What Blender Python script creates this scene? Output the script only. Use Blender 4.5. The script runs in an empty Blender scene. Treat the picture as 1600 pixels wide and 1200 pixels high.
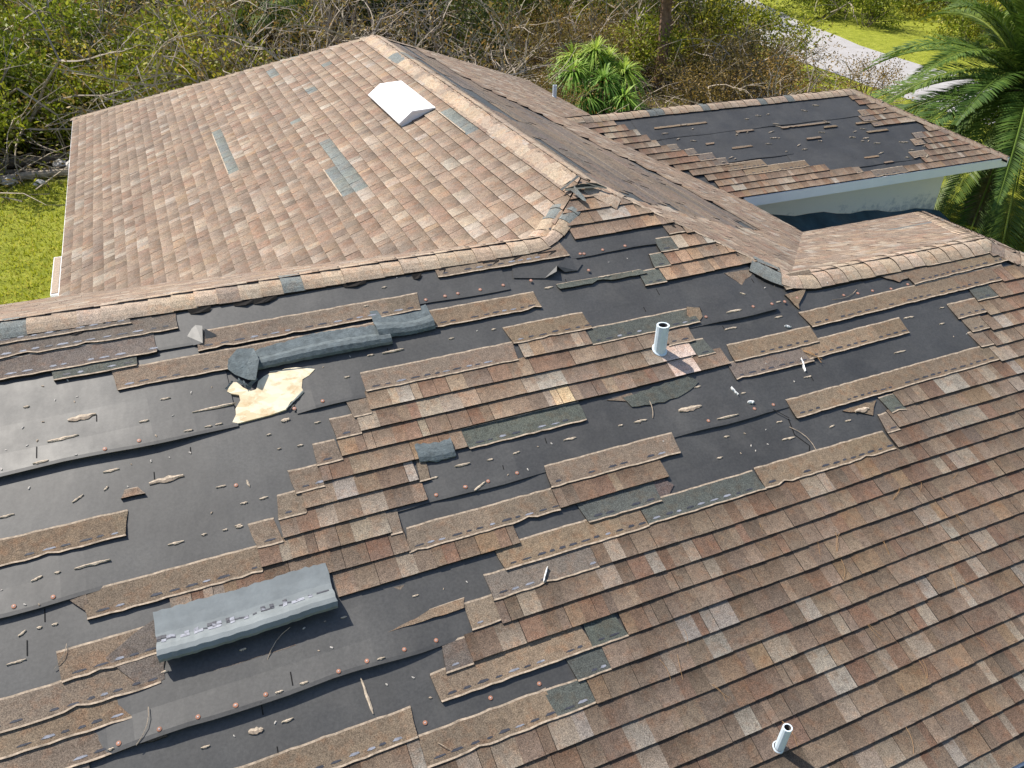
import bpy, math, random
from mathutils import Vector, Matrix
R = math.radians
rnd = random.Random(7)
scene = bpy.context.scene
col = scene.collection

# ------------------------------------------------------------------ camera, sky, sun, exposure
CAM_R = Vector((0.9181, -0.3957, 0.0198)); CAM_U = Vector((0.2039, 0.5147, 0.8328)); CAM_F = Vector((0.3394, 0.7605, -0.5537))
CAM_F.normalize(); CAM_R = (CAM_R - CAM_F * CAM_R.dot(CAM_F)).normalized(); CAM_U = CAM_R.cross(CAM_F)
cam = bpy.data.cameras.new('camera'); camo = bpy.data.objects.new('camera', cam); col.objects.link(camo)
camo.matrix_world = Matrix(((CAM_R.x, CAM_U.x, -CAM_F.x, 1.42321), (CAM_R.y, CAM_U.y, -CAM_F.y, -1.2367),
                            (CAM_R.z, CAM_U.z, -CAM_F.z, 4.33372), (0, 0, 0, 1)))
cam.sensor_fit = 'HORIZONTAL'; cam.sensor_width = 36; cam.lens = 1252.49 / 1600 * 36
cam.clip_start = 0.05; cam.clip_end = 600
scene.camera = camo
SUN_EL, SUN_AZ = 52.0, -33.0          # degrees; azimuth clockwise from +Y
world = bpy.data.worlds.new('World'); scene.world = world; world.use_nodes = True
wn = world.node_tree.nodes; wn.clear()
sky = wn.new('ShaderNodeTexSky'); sky.sky_type = 'NISHITA'; sky.sun_disc = False
sky.sun_elevation = R(SUN_EL); sky.sun_rotation = R(SUN_AZ % 360); sky.air_density = 1.0; sky.dust_density = 1.2
bg = wn.new('ShaderNodeBackground'); bg.inputs['Strength'].default_value = 0.11
wo = wn.new('ShaderNodeOutputWorld')
world.node_tree.links.new(sky.outputs[0], bg.inputs['Color']); world.node_tree.links.new(bg.outputs[0], wo.inputs['Surface'])
sund = bpy.data.lights.new('sun', 'SUN'); sund.energy = 4.9; sund.angle = R(0.53); sund.color = (1.0, 0.94, 0.85)
suno = bpy.data.objects.new('sun', sund); col.objects.link(suno)
sv = Vector((math.sin(R(SUN_AZ)) * math.cos(R(SUN_EL)), math.cos(R(SUN_AZ)) * math.cos(R(SUN_EL)), math.sin(R(SUN_EL))))
suno.rotation_euler = (-sv).to_track_quat('-Z', 'Y').to_euler(); suno.location = sv * 40
scene.view_settings.view_transform = 'Standard'; scene.view_settings.look = 'None'
scene.view_settings.exposure = 0.40; scene.view_settings.gamma = 1.0
scene.cycles.max_bounces = 5; scene.cycles.diffuse_bounces = 3; scene.cycles.transparent_max_bounces = 6
scene.cycles.use_denoising = True

# ------------------------------------------------------------------ helpers
def link(o, parent=None):
    col.objects.link(o)
    if parent is not None: o.parent = parent
    return o
def tag(o, label=None, cat=None, group=None, kind=None):
    if label: o['label'] = label
    if cat: o['category'] = cat
    if group: o['group'] = group
    if kind: o['kind'] = kind
    return o
def empty(name, loc=(0, 0, 0), rz=0.0):
    o = bpy.data.objects.new(name, None); o.location = loc; o.rotation_euler = (0, 0, rz); return link(o)
class MB:
    def __init__(s): s.v = []; s.f = []; s.m = []; s.c = []
    def face(s, pts, mi=0, c=(1, 1, 1)):
        n = len(s.v); s.v.extend([tuple(p) for p in pts]); s.f.append(tuple(range(n, n + len(pts)))); s.m.append(mi); s.c.append(c)
    def grid(s, rows, mi=0, c=(1, 1, 1), close=False):
        n0 = len(s.v); nc = len(rows[0])
        for r in rows: s.v.extend([tuple(p) for p in r])
        for i in range(len(rows) - 1):
            for j in range(nc if close else nc - 1):
                k = (j + 1) % nc
                s.f.append((n0 + i * nc + j, n0 + i * nc + k, n0 + (i + 1) * nc + k, n0 + (i + 1) * nc + j)); s.m.append(mi); s.c.append(c)
    def box(s, x0, x1, y0, y1, z0, z1, mi=0, c=(1, 1, 1)):
        p = [(x, y, z) for z in (z0, z1) for y in (y0, y1) for x in (x0, x1)]
        for q in ((0, 2, 3, 1), (4, 5, 7, 6), (0, 1, 5, 4), (2, 6, 7, 3), (0, 4, 6, 2), (1, 3, 7, 5)): s.face([p[i] for i in q], mi, c)
    def tube(s, pts, rads, n=6, mi=0, c=(1, 1, 1), cap=True):
        pts = [Vector(p) for p in pts]; rows = []
        for i, p in enumerate(pts):
            t = (pts[min(i + 1, len(pts) - 1)] - pts[max(i - 1, 0)]).normalized()
            a = t.cross(Vector((0.13, 0.31, 0.94)))
            if a.length < 1e-3: a = t.cross(Vector((1, 0, 0)))
            a.normalize(); b = t.cross(a)
            rows.append([p + (a * math.cos(2 * math.pi * k / n) + b * math.sin(2 * math.pi * k / n)) * rads[i] for k in range(n)])
        s.grid(rows, mi, c, close=True)
        if cap: s.face(rows[0][::-1], mi, c); s.face(rows[-1], mi, c)
    def mesh(s, name, mats, smooth=False):
        me = bpy.data.meshes.new(name); me.from_pydata(s.v, [], s.f)
        for m in (mats if isinstance(mats, (list, tuple)) else [mats]): me.materials.append(m)
        me.polygons.foreach_set('material_index', s.m)
        at = me.color_attributes.new('Col', 'FLOAT_COLOR', 'CORNER'); buf = []
        for f, c in zip(s.f, s.c):
            if isinstance(c[0], tuple):
                for q in c: buf.extend([q[0], q[1], q[2], 1.0])
            else: buf.extend([c[0], c[1], c[2], 1.0] * len(f))
        at.data.foreach_set('color', buf)
        if smooth: me.polygons.foreach_set('use_smooth', [True] * len(s.f))
        me.update(); return me
    def build(s, name, mats, parent=None, smooth=False):
        return link(bpy.data.objects.new(name, s.mesh(name, mats, smooth)), parent)

def M(name, rough=0.85):
    m = bpy.data.materials.new(name); m.use_nodes = True; nt = m.node_tree; b = nt.nodes['Principled BSDF']
    b.inputs['Roughness'].default_value = rough; b.inputs['Specular IOR Level'].default_value = 0.3
    return m, nt, b
def noise(nt, scale, detail=3, rough=0.6, co=None, dist=0.0, vec_scale=None):
    n = nt.nodes.new('ShaderNodeTexNoise'); n.inputs['Scale'].default_value = scale; n.inputs['Detail'].default_value = detail
    n.inputs['Roughness'].default_value = rough; n.inputs['Distortion'].default_value = dist
    g = nt.nodes.new('ShaderNodeNewGeometry'); src = g.outputs['Position']
    if vec_scale:
        mp = nt.nodes.new('ShaderNodeMapping'); mp.inputs['Scale'].default_value = vec_scale
        nt.links.new(src, mp.inputs['Vector']); src = mp.outputs[0]
    nt.links.new(src, n.inputs['Vector']); return n.outputs['Fac']
def ramp(nt, fac, stops):
    r = nt.nodes.new('ShaderNodeValToRGB'); e = r.color_ramp.elements
    while len(e) < len(stops): e.new(0.5)
    for q, (p, c) in zip(e, stops): q.position = p; q.color = (*c, 1) if len(c) == 3 else c
    nt.links.new(fac, r.inputs[0]); return r.outputs[0]
def mix(nt, kind, fac, a, b):
    n = nt.nodes.new('ShaderNodeMix'); n.data_type = 'RGBA'; n.blend_type = kind
    for sock, v in ((n.inputs[0], fac), (n.inputs[6], a), (n.inputs[7], b)):
        if hasattr(v, 'links'): nt.links.new(v, sock)
        elif isinstance(v, (int, float)): sock.default_value = v
        else: sock.default_value = (*v, 1)
    return n.outputs[2]
def gray(x): return (x, x, x)
def bump(nt, b, h, strength=0.4, dist=0.01):
    n = nt.nodes.new('ShaderNodeBump'); n.inputs['Strength'].default_value = strength; n.inputs['Distance'].default_value = dist
    nt.links.new(h, n.inputs['Height']); nt.links.new(n.outputs[0], b.inputs['Normal'])
def attr(nt):
    a = nt.nodes.new('ShaderNodeAttribute'); a.attribute_name = 'Col'; return a.outputs['Color']

# --- materials
def mat_shingle():
    m, nt, b = M('granule_shingle', 0.92)
    base = attr(nt)
    gr = ramp(nt, noise(nt, 170, 2, 0.75), [(0.30, gray(0.42)), (0.5, gray(0.98)), (0.68, gray(1.62))])
    bl = ramp(nt, noise(nt, 26, 4, 0.7), [(0.3, (0.72, 0.70, 0.69)), (0.5, (1, 1, 1)), (0.72, (1.18, 1.14, 1.08))])
    big = ramp(nt, noise(nt, 1.3, 3, 0.6), [(0.3, (0.84, 0.85, 0.87)), (0.7, (1.12, 1.09, 1.05))])
    rust = ramp(nt, noise(nt, 11, 3, 0.7), [(0.50, (1, 1, 1)), (0.68, (1.06, 0.92, 0.84))])
    dirt = ramp(nt, noise(nt, 48, 5, 0.8), [(0.30, gray(0.30)), (0.40, gray(1.0))])
    c = mix(nt, 'MULTIPLY', 1.0, base, gr); c = mix(nt, 'MULTIPLY', 1.0, c, bl); c = mix(nt, 'MULTIPLY', 1.0, c, big)
    c = mix(nt, 'MULTIPLY', 1.0, c, rust); c = mix(nt, 'MULTIPLY', 0.75, c, dirt)
    nt.links.new(c, b.inputs['Base Color']); bump(nt, b, noise(nt, 140, 3, 0.8), 0.5, 0.004); return m
def mat_plain(name, c, rough=0.8, var=0.25, sc=12, bmp=0.2, use_attr=False, spec=0.3):
    m, nt, b = M(name, rough); b.inputs['Specular IOR Level'].default_value = spec
    base = attr(nt) if use_attr else c
    v = ramp(nt, noise(nt, sc, 4, 0.65), [(0.3, gray(1 - var)), (0.7, gray(1 + var))])
    nt.links.new(mix(nt, 'MULTIPLY', 1.0, base, v), b.inputs['Base Color'])
    if bmp: bump(nt, b, noise(nt, sc * 4, 4, 0.7), bmp, 0.006)
    return m
def mat_felt():
    m, nt, b = M('felt', 0.5); b.inputs['Specular IOR Level'].default_value = 0.8
    a = ramp(nt, noise(nt, 2.2, 4, 0.6), [(0.3, (0.040, 0.039, 0.037)), (0.7, (0.066, 0.065, 0.062))])
    s = ramp(nt, noise(nt, 60, 3, 0.7), [(0.35, gray(0.8)), (0.7, gray(1.25))])
    dust = ramp(nt, noise(nt, 5, 6, 0.75), [(0.52, gray(0.0)), (0.75, gray(0.35))])
    c = mix(nt, 'MULTIPLY', 1.0, a, s); c = mix(nt, 'MIX', dust, c, (0.115, 0.108, 0.10))
    nt.links.new(c, b.inputs['Base Color'])
    rr = ramp(nt, noise(nt, 3.5, 4, 0.6), [(0.3, gray(0.47)), (0.7, gray(0.60))]); nt.links.new(rr, b.inputs['Roughness'])
    n1 = noise(nt, 5.0, 3, 0.55, vec_scale=(1.0, 0.35, 1)); bump(nt, b, n1, 0.22, 0.012); return m
def mat_leaf(name, a, b_, c_, trans=0.35):
    m = bpy.data.materials.new(name); m.use_nodes = True; nt = m.node_tree; nt.nodes.clear()
    out = nt.nodes.new('ShaderNodeOutputMaterial'); d = nt.nodes.new('ShaderNodeBsdfPrincipled'); t = nt.nodes.new('ShaderNodeBsdfTranslucent')
    mx = nt.nodes.new('ShaderNodeMixShader'); mx.inputs[0].default_value = trans
    d.inputs['Roughness'].default_value = 0.55; d.inputs['Specular IOR Level'].default_value = 0.35
    oi = nt.nodes.new('ShaderNodeObjectInfo')
    at = attr(nt); sep = nt.nodes.new('ShaderNodeSeparateColor'); nt.links.new(at, sep.inputs[0])
    r = ramp(nt, sep.outputs[0], [(0.0, a), (0.5, b_), (1.0, c_)])
    ov = ramp(nt, oi.outputs['Random'], [(0.0, (0.70, 0.78, 0.75)), (0.5, (1.0, 1.0, 1.0)), (1.0, (1.35, 1.10, 0.95))])
    c = mix(nt, 'MULTIPLY', 1.0, r, ov)
    nt.links.new(c, d.inputs['Base Color']); nt.links.new(c, t.inputs['Color'])
    nt.links.new(d.outputs[0], mx.inputs[1]); nt.links.new(t.outputs[0], mx.inputs[2]); nt.links.new(mx.outputs[0], out.inputs['Surface'])
    return m
SH = mat_shingle()
EDGE = mat_plain('torn_edge', (0.44, 0.350, 0.262), 0.9, 0.45, 34, 0.5)
CUT = mat_plain('shingle_butt', (0.020, 0.017, 0.015), 0.95, 0.3, 30, 0)
SEAL = mat_plain('sealant', (0.060, 0.063, 0.078), 0.5, 0.35, 30, 0.3)
GLUE = mat_plain('old_adhesive', (0.27, 0.28, 0.32), 0.6, 0.4, 40, 0.3)
FELT = mat_felt()
TEAL = mat_plain('shingle_backing', (0.125, 0.150, 0.158), 0.8, 0.32, 22, 0.9)
def mat_osb():
    m, nt, b = M('bare_sheathing', .8)
    v = nt.nodes.new('ShaderNodeTexVoronoi'); v.inputs['Scale'].default_value = 34; g = nt.nodes.new('ShaderNodeNewGeometry'); mp = nt.nodes.new('ShaderNodeMapping'); mp.inputs['Scale'].default_value = (.45, 1.2, 1); mp.inputs['Rotation'].default_value = (0, 0, .5)
    nt.links.new(g.outputs['Position'], mp.inputs[0]); nt.links.new(mp.outputs[0], v.inputs['Vector'])
    sp = nt.nodes.new('ShaderNodeSeparateColor'); nt.links.new(v.outputs['Color'], sp.inputs[0])
    c = ramp(nt, sp.outputs[0], [(0, (.74, .58, .36)), (.4, (.86, .74, .52)), (1, (.90, .80, .60))])
    st = ramp(nt, noise(nt, 7, 5, .7), [(.32, (.72, .62, .5)), (.5, (1, 1, 1))])
    nt.links.new(mix(nt, 'MULTIPLY', 1, c, st), b.inputs['Base Color']); bump(nt, b, sp.outputs[0], .3, .004); return m
WOOD = mat_osb()
CHIP = mat_plain('chip', (0.56, 0.46, 0.35), 0.9, 0.35, 60, 0.6)
SCRAP = mat_plain('scrap', (0.42, 0.33, 0.25), 0.9, 0.35, 60, 0.6)
STONE = mat_plain('pale_crumb', (0.55, 0.51, 0.46), 0.8, 0.2, 60, 0.3)
WHITE = mat_plain('white_metal', (0.92, 0.92, 0.91), 0.35, 0.03, 4, 0)
PVC = mat_plain('weathered_white_plastic', (0.66, 0.76, 0.84), 0.5, 0.10, 20, 0)
DARK = mat_plain('dark_void', (0.01, 0.01, 0.01), 0.9, 0.1, 4, 0)
CAPN = mat_plain('orange_nail_cap', (0.42, 0.20, 0.13), 0.5, 0.2, 10, 0)
NAIL = mat_plain('nail_steel', (0.45, 0.46, 0.48), 0.35, 0.1, 10, 0)
TEALP = mat_plain('dark_gutter_paint', (0.02, 0.06, 0.07), 0.5, 0.2, 6, 0)
BARK = mat_plain('bark', (0.16, 0.13, 0.10), 0.9, 0.4, 9, 0.6)
DEAD = mat_plain('dead_wood', (0.38, 0.32, 0.255), 0.9, 0.35, 8, 0.5)
TEAL2 = mat_plain('shingle_underside', (0.205, 0.228, 0.235), 0.75, 0.16, 7, 0.3)
PALMBARK = mat_plain('palm_bark', (0.27, 0.17, 0.115), 0.9, 0.4, 9, 0.6)
NEEDLE = mat_plain('dry_needle', (0.42, 0.25, 0.12), 0.8, 0.3, 30, 0)

# ------------------------------------------------------------------ roof geometry
S = 0.42911; DY = 0.1315; EX = 0.0
W = 9.3; YBL, YBR, Y1 = 8.225, 6.681, 15.995; X2, YE3, W3, Z3, X3 = 14.946, 8.016, 3.946, 0.047, 11.549
XL = -7.0
NL = math.sqrt(1 + S * S)
class Slope:
    # u runs along the eave, v is the horizontal distance up from the eave
    def __init__(s, fxy, vdir, z0=0.0):
        s.fxy = fxy; s.z0 = z0; s.n = Vector((-vdir[0] * S, -vdir[1] * S, 1)) / NL
    def P(s, u, v, h=0.0):
        x, y = s.fxy(u, v); p = Vector((x, y, s.z0 + S * v)); return p + s.n * h
P1 = Slope(lambda u, v: (u, v), (0, 1)); P2 = Slope(lambda u, v: (v, u), (1, 0)); P3 = Slope(lambda u, v: (W - v, u), (-1, 0))
P4 = Slope(lambda u, v: (u, YBL - v), (0, -1)); P5 = Slope(lambda u, v: (u, YBR - v), (0, -1)); P6 = Slope(lambda u, v: (u, YE3 + v), (0, 1), Z3)
P8 = Slope(lambda u, v: (X3 - v, u), (-1, 0)); P9 = Slope(lambda u, v: (X2 - v, u), (-1, 0), Z3)
P10 = Slope(lambda u, v: (u, YE3 + W3 - v), (0, -1), Z3); P11 = Slope(lambda u, v: (u, Y1 - v), (0, -1))
yR, yL = YBR / 2, YBL / 2
R1 = [[(XL, 0), (X3, 0), (X3 - yR, yR), (XL, yR)], [(XL, yR), (W - yR, yR), (W - yL, yL), (XL, yL)], [(yL, yL), (W - yL, yL), (W / 2, W / 2)]]
R2 = [[(YBL, 0), (Y1, 0), (Y1 - W / 2, W / 2), (W / 2, W / 2), (yL, yL)]]
R3 = [[(4.65, 4.65), (yR, W - (W - yR)), (YBR, 0), (YE3, 0), (YE3, 4.65)]]
R3 = [[(4.65, 4.65), (yR, yR), (YBR, 0), (YE3, 0), (YE3, 4.65)], [(YE3, 4.65), (YE3, .11), (9.989, 2.08), (9.989, 4.65)],
      [(9.989, 4.65), (9.989, 2.08), (12.07, 0), (Y1, 0), (11.345, 4.65)]]
R4 = [[(XL, 0), (0, 0), (yL, yL), (XL, yL)]]
R5 = [[(W, 0), (X3, 0), (X3 - yR, yR), (W - yR, yR)]]
R6 = [[(9.19, 0), (X2, 0), (X2 - W3 / 2, W3 / 2), (7.22, W3 / 2)]]
R8 = [[(0, 0), (YBR, 0), (yR, yR)]]
R9 = [[(YE3, 0), (YE3 + W3, 0), (YE3 + W3 / 2, W3 / 2)]]
R10 = [[(9.2, 0), (X2, 0), (X2 - W3 / 2, W3 / 2), (7.22, W3 / 2)]]
R11 = [[(0, 0), (W, 0), (W / 2, W / 2)]]
def area2(p): return sum(p[i][0] * p[(i + 1) % len(p)][1] - p[(i + 1) % len(p)][0] * p[i][1] for i in range(len(p)))
def in_reg(u, v, regs):
    for r in regs:
        s = [(b[0] - a[0]) * (v - a[1]) - (b[1] - a[1]) * (u - a[0]) for a, b in zip(r, r[1:] + r[:1])]
        if all(q >= 0 for q in s) or all(q <= 0 for q in s): return True
    return False
def clip(sub, cl):
    if area2(cl) < 0: cl = cl[::-1]
    out = sub; n = len(cl); cut = False
    for i in range(n):
        a, b = cl[i], cl[(i + 1) % n]; inp = out; out = []
        if not inp: break
        def side(p): return (b[0] - a[0]) * (p[1] - a[1]) - (b[1] - a[1]) * (p[0] - a[0])
        for j in range(len(inp)):
            p, q = inp[j - 1], inp[j]; sp, sq = side(p), side(q)
            if sq >= -1e-9:
                if sp < -1e-9: t = sp / (sp - sq); out.append((p[0] + t * (q[0] - p[0]), p[1] + t * (q[1] - p[1]))); cut = True
                out.append(q)
            elif sp >= -1e-9:
                t = sp / (sp - sq); out.append((p[0] + t * (q[0] - p[0]), p[1] + t * (q[1] - p[1]))); cut = True
    if len(out) > 2 and abs(area2(out)) < 1e-5: return []
    return out
PAL = [((0.222, 0.168, 0.126), 28), ((0.188, 0.137, 0.101), 20), ((0.252, 0.192, 0.142), 22), ((0.208, 0.136, 0.097), 14),
       ((0.170, 0.130, 0.100), 8), ((0.310, 0.258, 0.204), 12), ((0.325, 0.290, 0.245), 5), ((0.255, 0.180, 0.118), 6)]
PALC = [c for c, w in PAL]; PALW = [w for c, w in PAL]
GRAYT = (0.150, 0.170, 0.168); HB = (0.205, 0.158, 0.112)
def jit(c, a=0.08):
    k = 1 + rnd.uniform(-a, a); return (c[0] * k, c[1] * k * (1 + rnd.uniform(-.02, .02)), c[2] * k * (1 + rnd.uniform(-.03, .03)))
def rect_on(mb, sl, regs, u0, u1, v0, v1, h0, h1, c, mi=0, drift=None, skirt=True, cutmi=1, ctop=None):
    quad = [(u0, v0), (u1, v0), (u1, v1), (u0, v1)]
    for rg in regs:
        pg = clip(quad, rg)
        if len(pg) < 3: continue
        def H(v): t = (v - v0) / (v1 - v0); return h0 + (h1 - h0) * min(1, max(0, t))
        top = [sl.P(u, v, H(v)) for u, v in pg]
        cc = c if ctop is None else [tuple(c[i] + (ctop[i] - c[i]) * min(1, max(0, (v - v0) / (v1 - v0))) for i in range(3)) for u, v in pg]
        mb.face(top, mi, cc)
        if skirt:
            for i in range(len(pg)):
                a, b = pg[i], pg[(i + 1) % len(pg)]
                if a[1] > v0 + 1e-6 and b[1] > v0 + 1e-6 and abs(a[1] - b[1]) < 1e-6: continue
                mb.face([sl.P(*a, 0.0), sl.P(*b, 0.0), sl.P(*b, H(b[1])), sl.P(*a, H(a[1]))], cutmi, (1, 1, 1))
def tabs(mb, sl, regs, k, u0, u1, y0=0.0, base=0.012, drift=None, over=None, pal=None, wide=(0.05, 0.155), bright=1.0, soft_=0.0):
    u = u0; last = None; ph = rnd.uniform(0, 6); ct = None
    v0 = y0 + k * DY
    while u < u1 - 0.02:
        w = rnd.uniform(*wide); e = min(u + w, u1)
        if u1 - e < 0.05: e = u1
        if drift: d = drift((u + e) / 2, v0)
        else: d = 0
        c = rnd.choices(PALC, PALW)[0] if pal is None else rnd.choice(pal)
        if last is not None and rnd.random() < 0.12: c = last
        last = c; c = jit(c)
        if soft_: c = tuple(a + (m_ - a) * soft_ for a, m_ in zip(c, (0.226, 0.184, 0.148)))
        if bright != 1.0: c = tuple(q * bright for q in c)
        if over:
            oc = over((u + e) / 2, v0 + DY / 2)
            if oc: c = jit(oc, 0.04)
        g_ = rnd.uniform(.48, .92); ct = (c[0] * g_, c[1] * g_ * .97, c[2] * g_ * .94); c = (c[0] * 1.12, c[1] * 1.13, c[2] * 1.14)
        lo = v0 + d + .0022 * math.sin(u * 1.9 + ph) + .0015 * math.sin(u * 5.3 + ph) + rnd.uniform(-.0008, .0008); hb = base + rnd.choice((0.014, 0.014, 0.016, 0.012)) + rnd.uniform(-.001, .001)
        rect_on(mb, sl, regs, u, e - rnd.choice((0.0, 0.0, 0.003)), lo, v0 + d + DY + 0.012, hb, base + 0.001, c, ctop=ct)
        u = e
def strip(mb, sl, regs, u0, u1, v0, hgt=0.155, c=HB, base=0.010, edge=True, dash=True, ragged=(0.02, 0.02), bot=True, slant=0.0, lf=0.011):
    # one run of exposed shingle headlap with torn ends: pieces across u so that its edges wander
    n = max(2, int((u1 - u0) / 0.055)); us = [u0 + (u1 - u0) * i / n for i in range(n + 1)]
    jb = [rnd.uniform(-.003, .003) for _ in us]; jt = [rnd.uniform(-.003, .003) for _ in us]
    for i in range(1, n):
        if rnd.random() < .05: jb[i] += rnd.uniform(.006, .018)
    sh0, sh1 = rnd.uniform(-ragged[0], ragged[0]), rnd.uniform(-ragged[1], ragged[1])
    def U(i, t):
        if i == 0: return us[0] + sh0 * t + (rnd.uniform(-.004, .004))
        if i == n: return us[n] + sh1 * t + (rnd.uniform(-.004, .004))
        return us[i]
    def inside(u, v):
        return in_reg(u, v, regs)
    cc = jit(c, 0.10); nxt = u0 + rnd.uniform(0.5, 1.0)
    ts = [0.0, 0.06, 0.5, 0.935, 1.0]
    rows = []
    for i in range(n + 1):
        rows.append([(U(i, t), v0 + slant * (us[i] - u0) + (jb[i] * (1 - t) + jt[i] * t) + hgt * t, base + lf * (1 - t) ** 1.5 + 0.002) for t in ts])
    for i in range(n):
        if us[i] > nxt: cc = jit(c, 0.14); nxt = us[i] + rnd.uniform(0.6, 1.0)
        if not inside((us[i] + us[i + 1]) / 2, v0 + hgt * 0.4): continue
        for j in range(4):
            mi = 0
            if j == 3 and edge: mi = 2
            if j == 0 and edge and bot: mi = 2
            q = [sl.P(*rows[i][j]), sl.P(*rows[i + 1][j]), sl.P(*rows[i + 1][j + 1]), sl.P(*rows[i][j + 1])]
            mb.face(q, mi, cc)
        a, b = rows[i][0], rows[i + 1][0]; mb.face([sl.P(a[0], a[1], 0), sl.P(b[0], b[1], 0), sl.P(*b), sl.P(*a)], 1)
    for r in (rows[0], rows[-1]):
        for j in range(4): mb.face([sl.P(r[j][0], r[j][1], 0), sl.P(r[j + 1][0], r[j + 1][1], 0), sl.P(*r[j + 1]), sl.P(*r[j])], 1)
    if dash:
        u = u0 + 0.04; 
        while u < u1 - 0.05:
            L = rnd.uniform(0.035, 0.075)
            if inside(u + L / 2, v0 + hgt * .2) and rnd.random() < 0.85:
                v = v0 + slant * (u - u0) + hgt * rnd.uniform(.17, .20); hh = base + lf * 0.8 ** 1.5 + 0.004
                a = rnd.uniform(.005, .010)
                mb.face([sl.P(u, v, hh), sl.P(u + L * .5, v - .003, hh), sl.P(u + L, v, hh), sl.P(u + L * .9, v + a, hh), sl.P(u + L * .3, v + a * 1.2, hh)], 3 if (u0 > 4.5 or rnd.random() < dash) else 4)
            u += L + rnd.uniform(0.015, 0.04)
MATS = [SH, CUT, EDGE, SEAL, GLUE]

FRAG= [(0.355, 3.493, 0.033, 0.04, 't'), (0.645, 3.349, 0.154, 0.03, 'b'), (0.534, 3.233, 0.166, 0.03, 't'), (0.41, 3.109, 0.081, 0.03, 't'), (0.977, 3.237, 0.057, 0.02, 't'), (1.117, 3.363, 0.059, 0.03, 't'), (1.385, 3.236, 0.263, 0.02, 'l'), (1.328, 3.116, 0.044, 0.02, 't'), (1.389, 3.119, 0.045, 0.02, 't'), (1.212, 3.114, 0.054, 0.02, 't'), (0.761, 2.979, 0.087, 0.02, 't'), (1.044, 2.849, 0.189, 0.01, 'b'), (0.574, 2.856, 0.07, 0.47, 't'), (0.723, 2.878, 0.033, 0.67, 't'), (0.218, 2.85, 0.073, 0.02, 't'), (0.61, 2.468, 0.178, 0.01, 'l'), (1.036, 2.47, 0.085, 0.0, 't'), (0.342, 2.465, 0.057, 0.26, 't'), (0.441, 2.471, 0.03, 0.01, 't'), (1.327, 2.73, 0.056, 0.01, 't'), (1.48, 2.71, 0.048, -1.43, 't'), (1.432, 2.599, 0.042, 0.0, 't'), (1.38, 2.469, 0.041, -0.0, 't'), (1.302, 2.472, 0.027, -0.0, 't'), (1.188, 2.477, 0.03, 0.0, 't'), (0.255, 2.215, 0.043, 0.5, 't'), (0.334, 2.22, 0.026, 0.01, 't'), (0.405, 2.215, 0.029, 0.0, 't'), (0.221, 2.085, 0.088, 0.0, 't'), (0.883, 1.833, 0.035, -0.01, 't'), (1.269, 1.826, 0.035, -0.02, 't'), (1.011, 1.448, 0.043, -0.03, 't'), (0.601, 1.567, 0.027, -0.02, 't'), (1.527, 1.575, 0.044, -0.03, 't'), (1.4, 1.571, 0.04, -0.03, 't'), (1.938, 1.571, 0.044, -0.03, 't'), (1.409, 1.441, 0.061, 0.05, 't'), (1.253, 1.443, 0.072, -0.13, 'b'), (2.221, 1.831, 0.036, -0.03, 't'), (1.809, 1.832, 0.034, -0.03, 't'), (1.818, 1.429, 0.195, -1.49, 'l'), (1.78, 3.058, 0.055, 0.09, 'b'), (1.966, 2.995, 0.04, 0.01, 't'), (1.826, 2.87, 0.038, 0.0, 't'), (1.7, 2.88, 0.023, 0.01, 't'), (1.661, 2.985, 0.03, 0.01, 't'), (1.546, 2.6, 0.05, -0.0, 't'), (1.375, 2.478, 0.038, -0.0, 't'), (3.125, 2.487, 0.049, 0.12, 't'), (2.94, 2.485, 0.043, -0.02, 't'), (3.517, 2.49, 0.092, -0.02, 't'), (4.061, 2.49, 0.099, -0.02, 't'), (3.906, 2.494, 0.034, -0.02, 't'), (2.81, 2.335, 0.095, 0.38, 't'), (4.464, 2.487, 0.186, -0.03, 'b'), (2.756, 2.497, 0.101, -0.01, 'l'), (4.378, 3.666, 0.112, 0.01, 'l'), (3.896, 3.664, 0.074, 0.01, 't'), (3.013, 3.396, 0.038, 0.01, 't'), (3.337, 3.402, 0.034, 0.01, 't'), (2.43, 3.39, 0.048, 0.01, 't'), (2.586, 3.386, 0.152, 0.01, 'l'), (2.23, 3.261, 0.038, 0.01, 't'), (2.686, 3.908, 0.038, 0.03, 't'), (2.513, 3.775, 0.037, 0.02, 't'), (5.437, 3.284, 0.045, -0.56, 't'), (5.262, 3.147, 0.142, -0.01, 't'), (5.156, 3.02, 0.11, -0.01, 't'), (5.622, 3.028, 0.073, -0.02, 't'), (5.712, 3.158, 0.044, -0.01, 't'), (6.777, 2.777, 0.101, -0.03, 't'), (5.525, 2.502, 0.07, -0.03, 't'), (4.93, 2.5, 0.038, -0.03, 't'), (4.613, 2.628, 0.053, -0.02, 't'), (5.614, 2.114, 0.051, -0.04, 't'), (5.458, 2.106, 0.048, 0.14, 't'), (4.7, 2.359, 0.178, -0.03, 'l'), (6.456, 2.514, 0.115, -0.03, 't'), (5.777, 2.159, 0.128, -0.04, 'b'), (4.619, 2.234, 0.046, -0.03, 't'), (4.482, 2.109, 0.045, -0.04, 't'), (5.065, 2.107, 0.107, -0.04, 't'), (5.076, 2.236, 0.049, -0.04, 't'), (7.163, 2.793, 0.049, -0.03, 't'), (7.04, 2.657, 0.055, -0.03, 't'), (2.555, 2.462, 0.049, -0.01, 't')]
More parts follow.
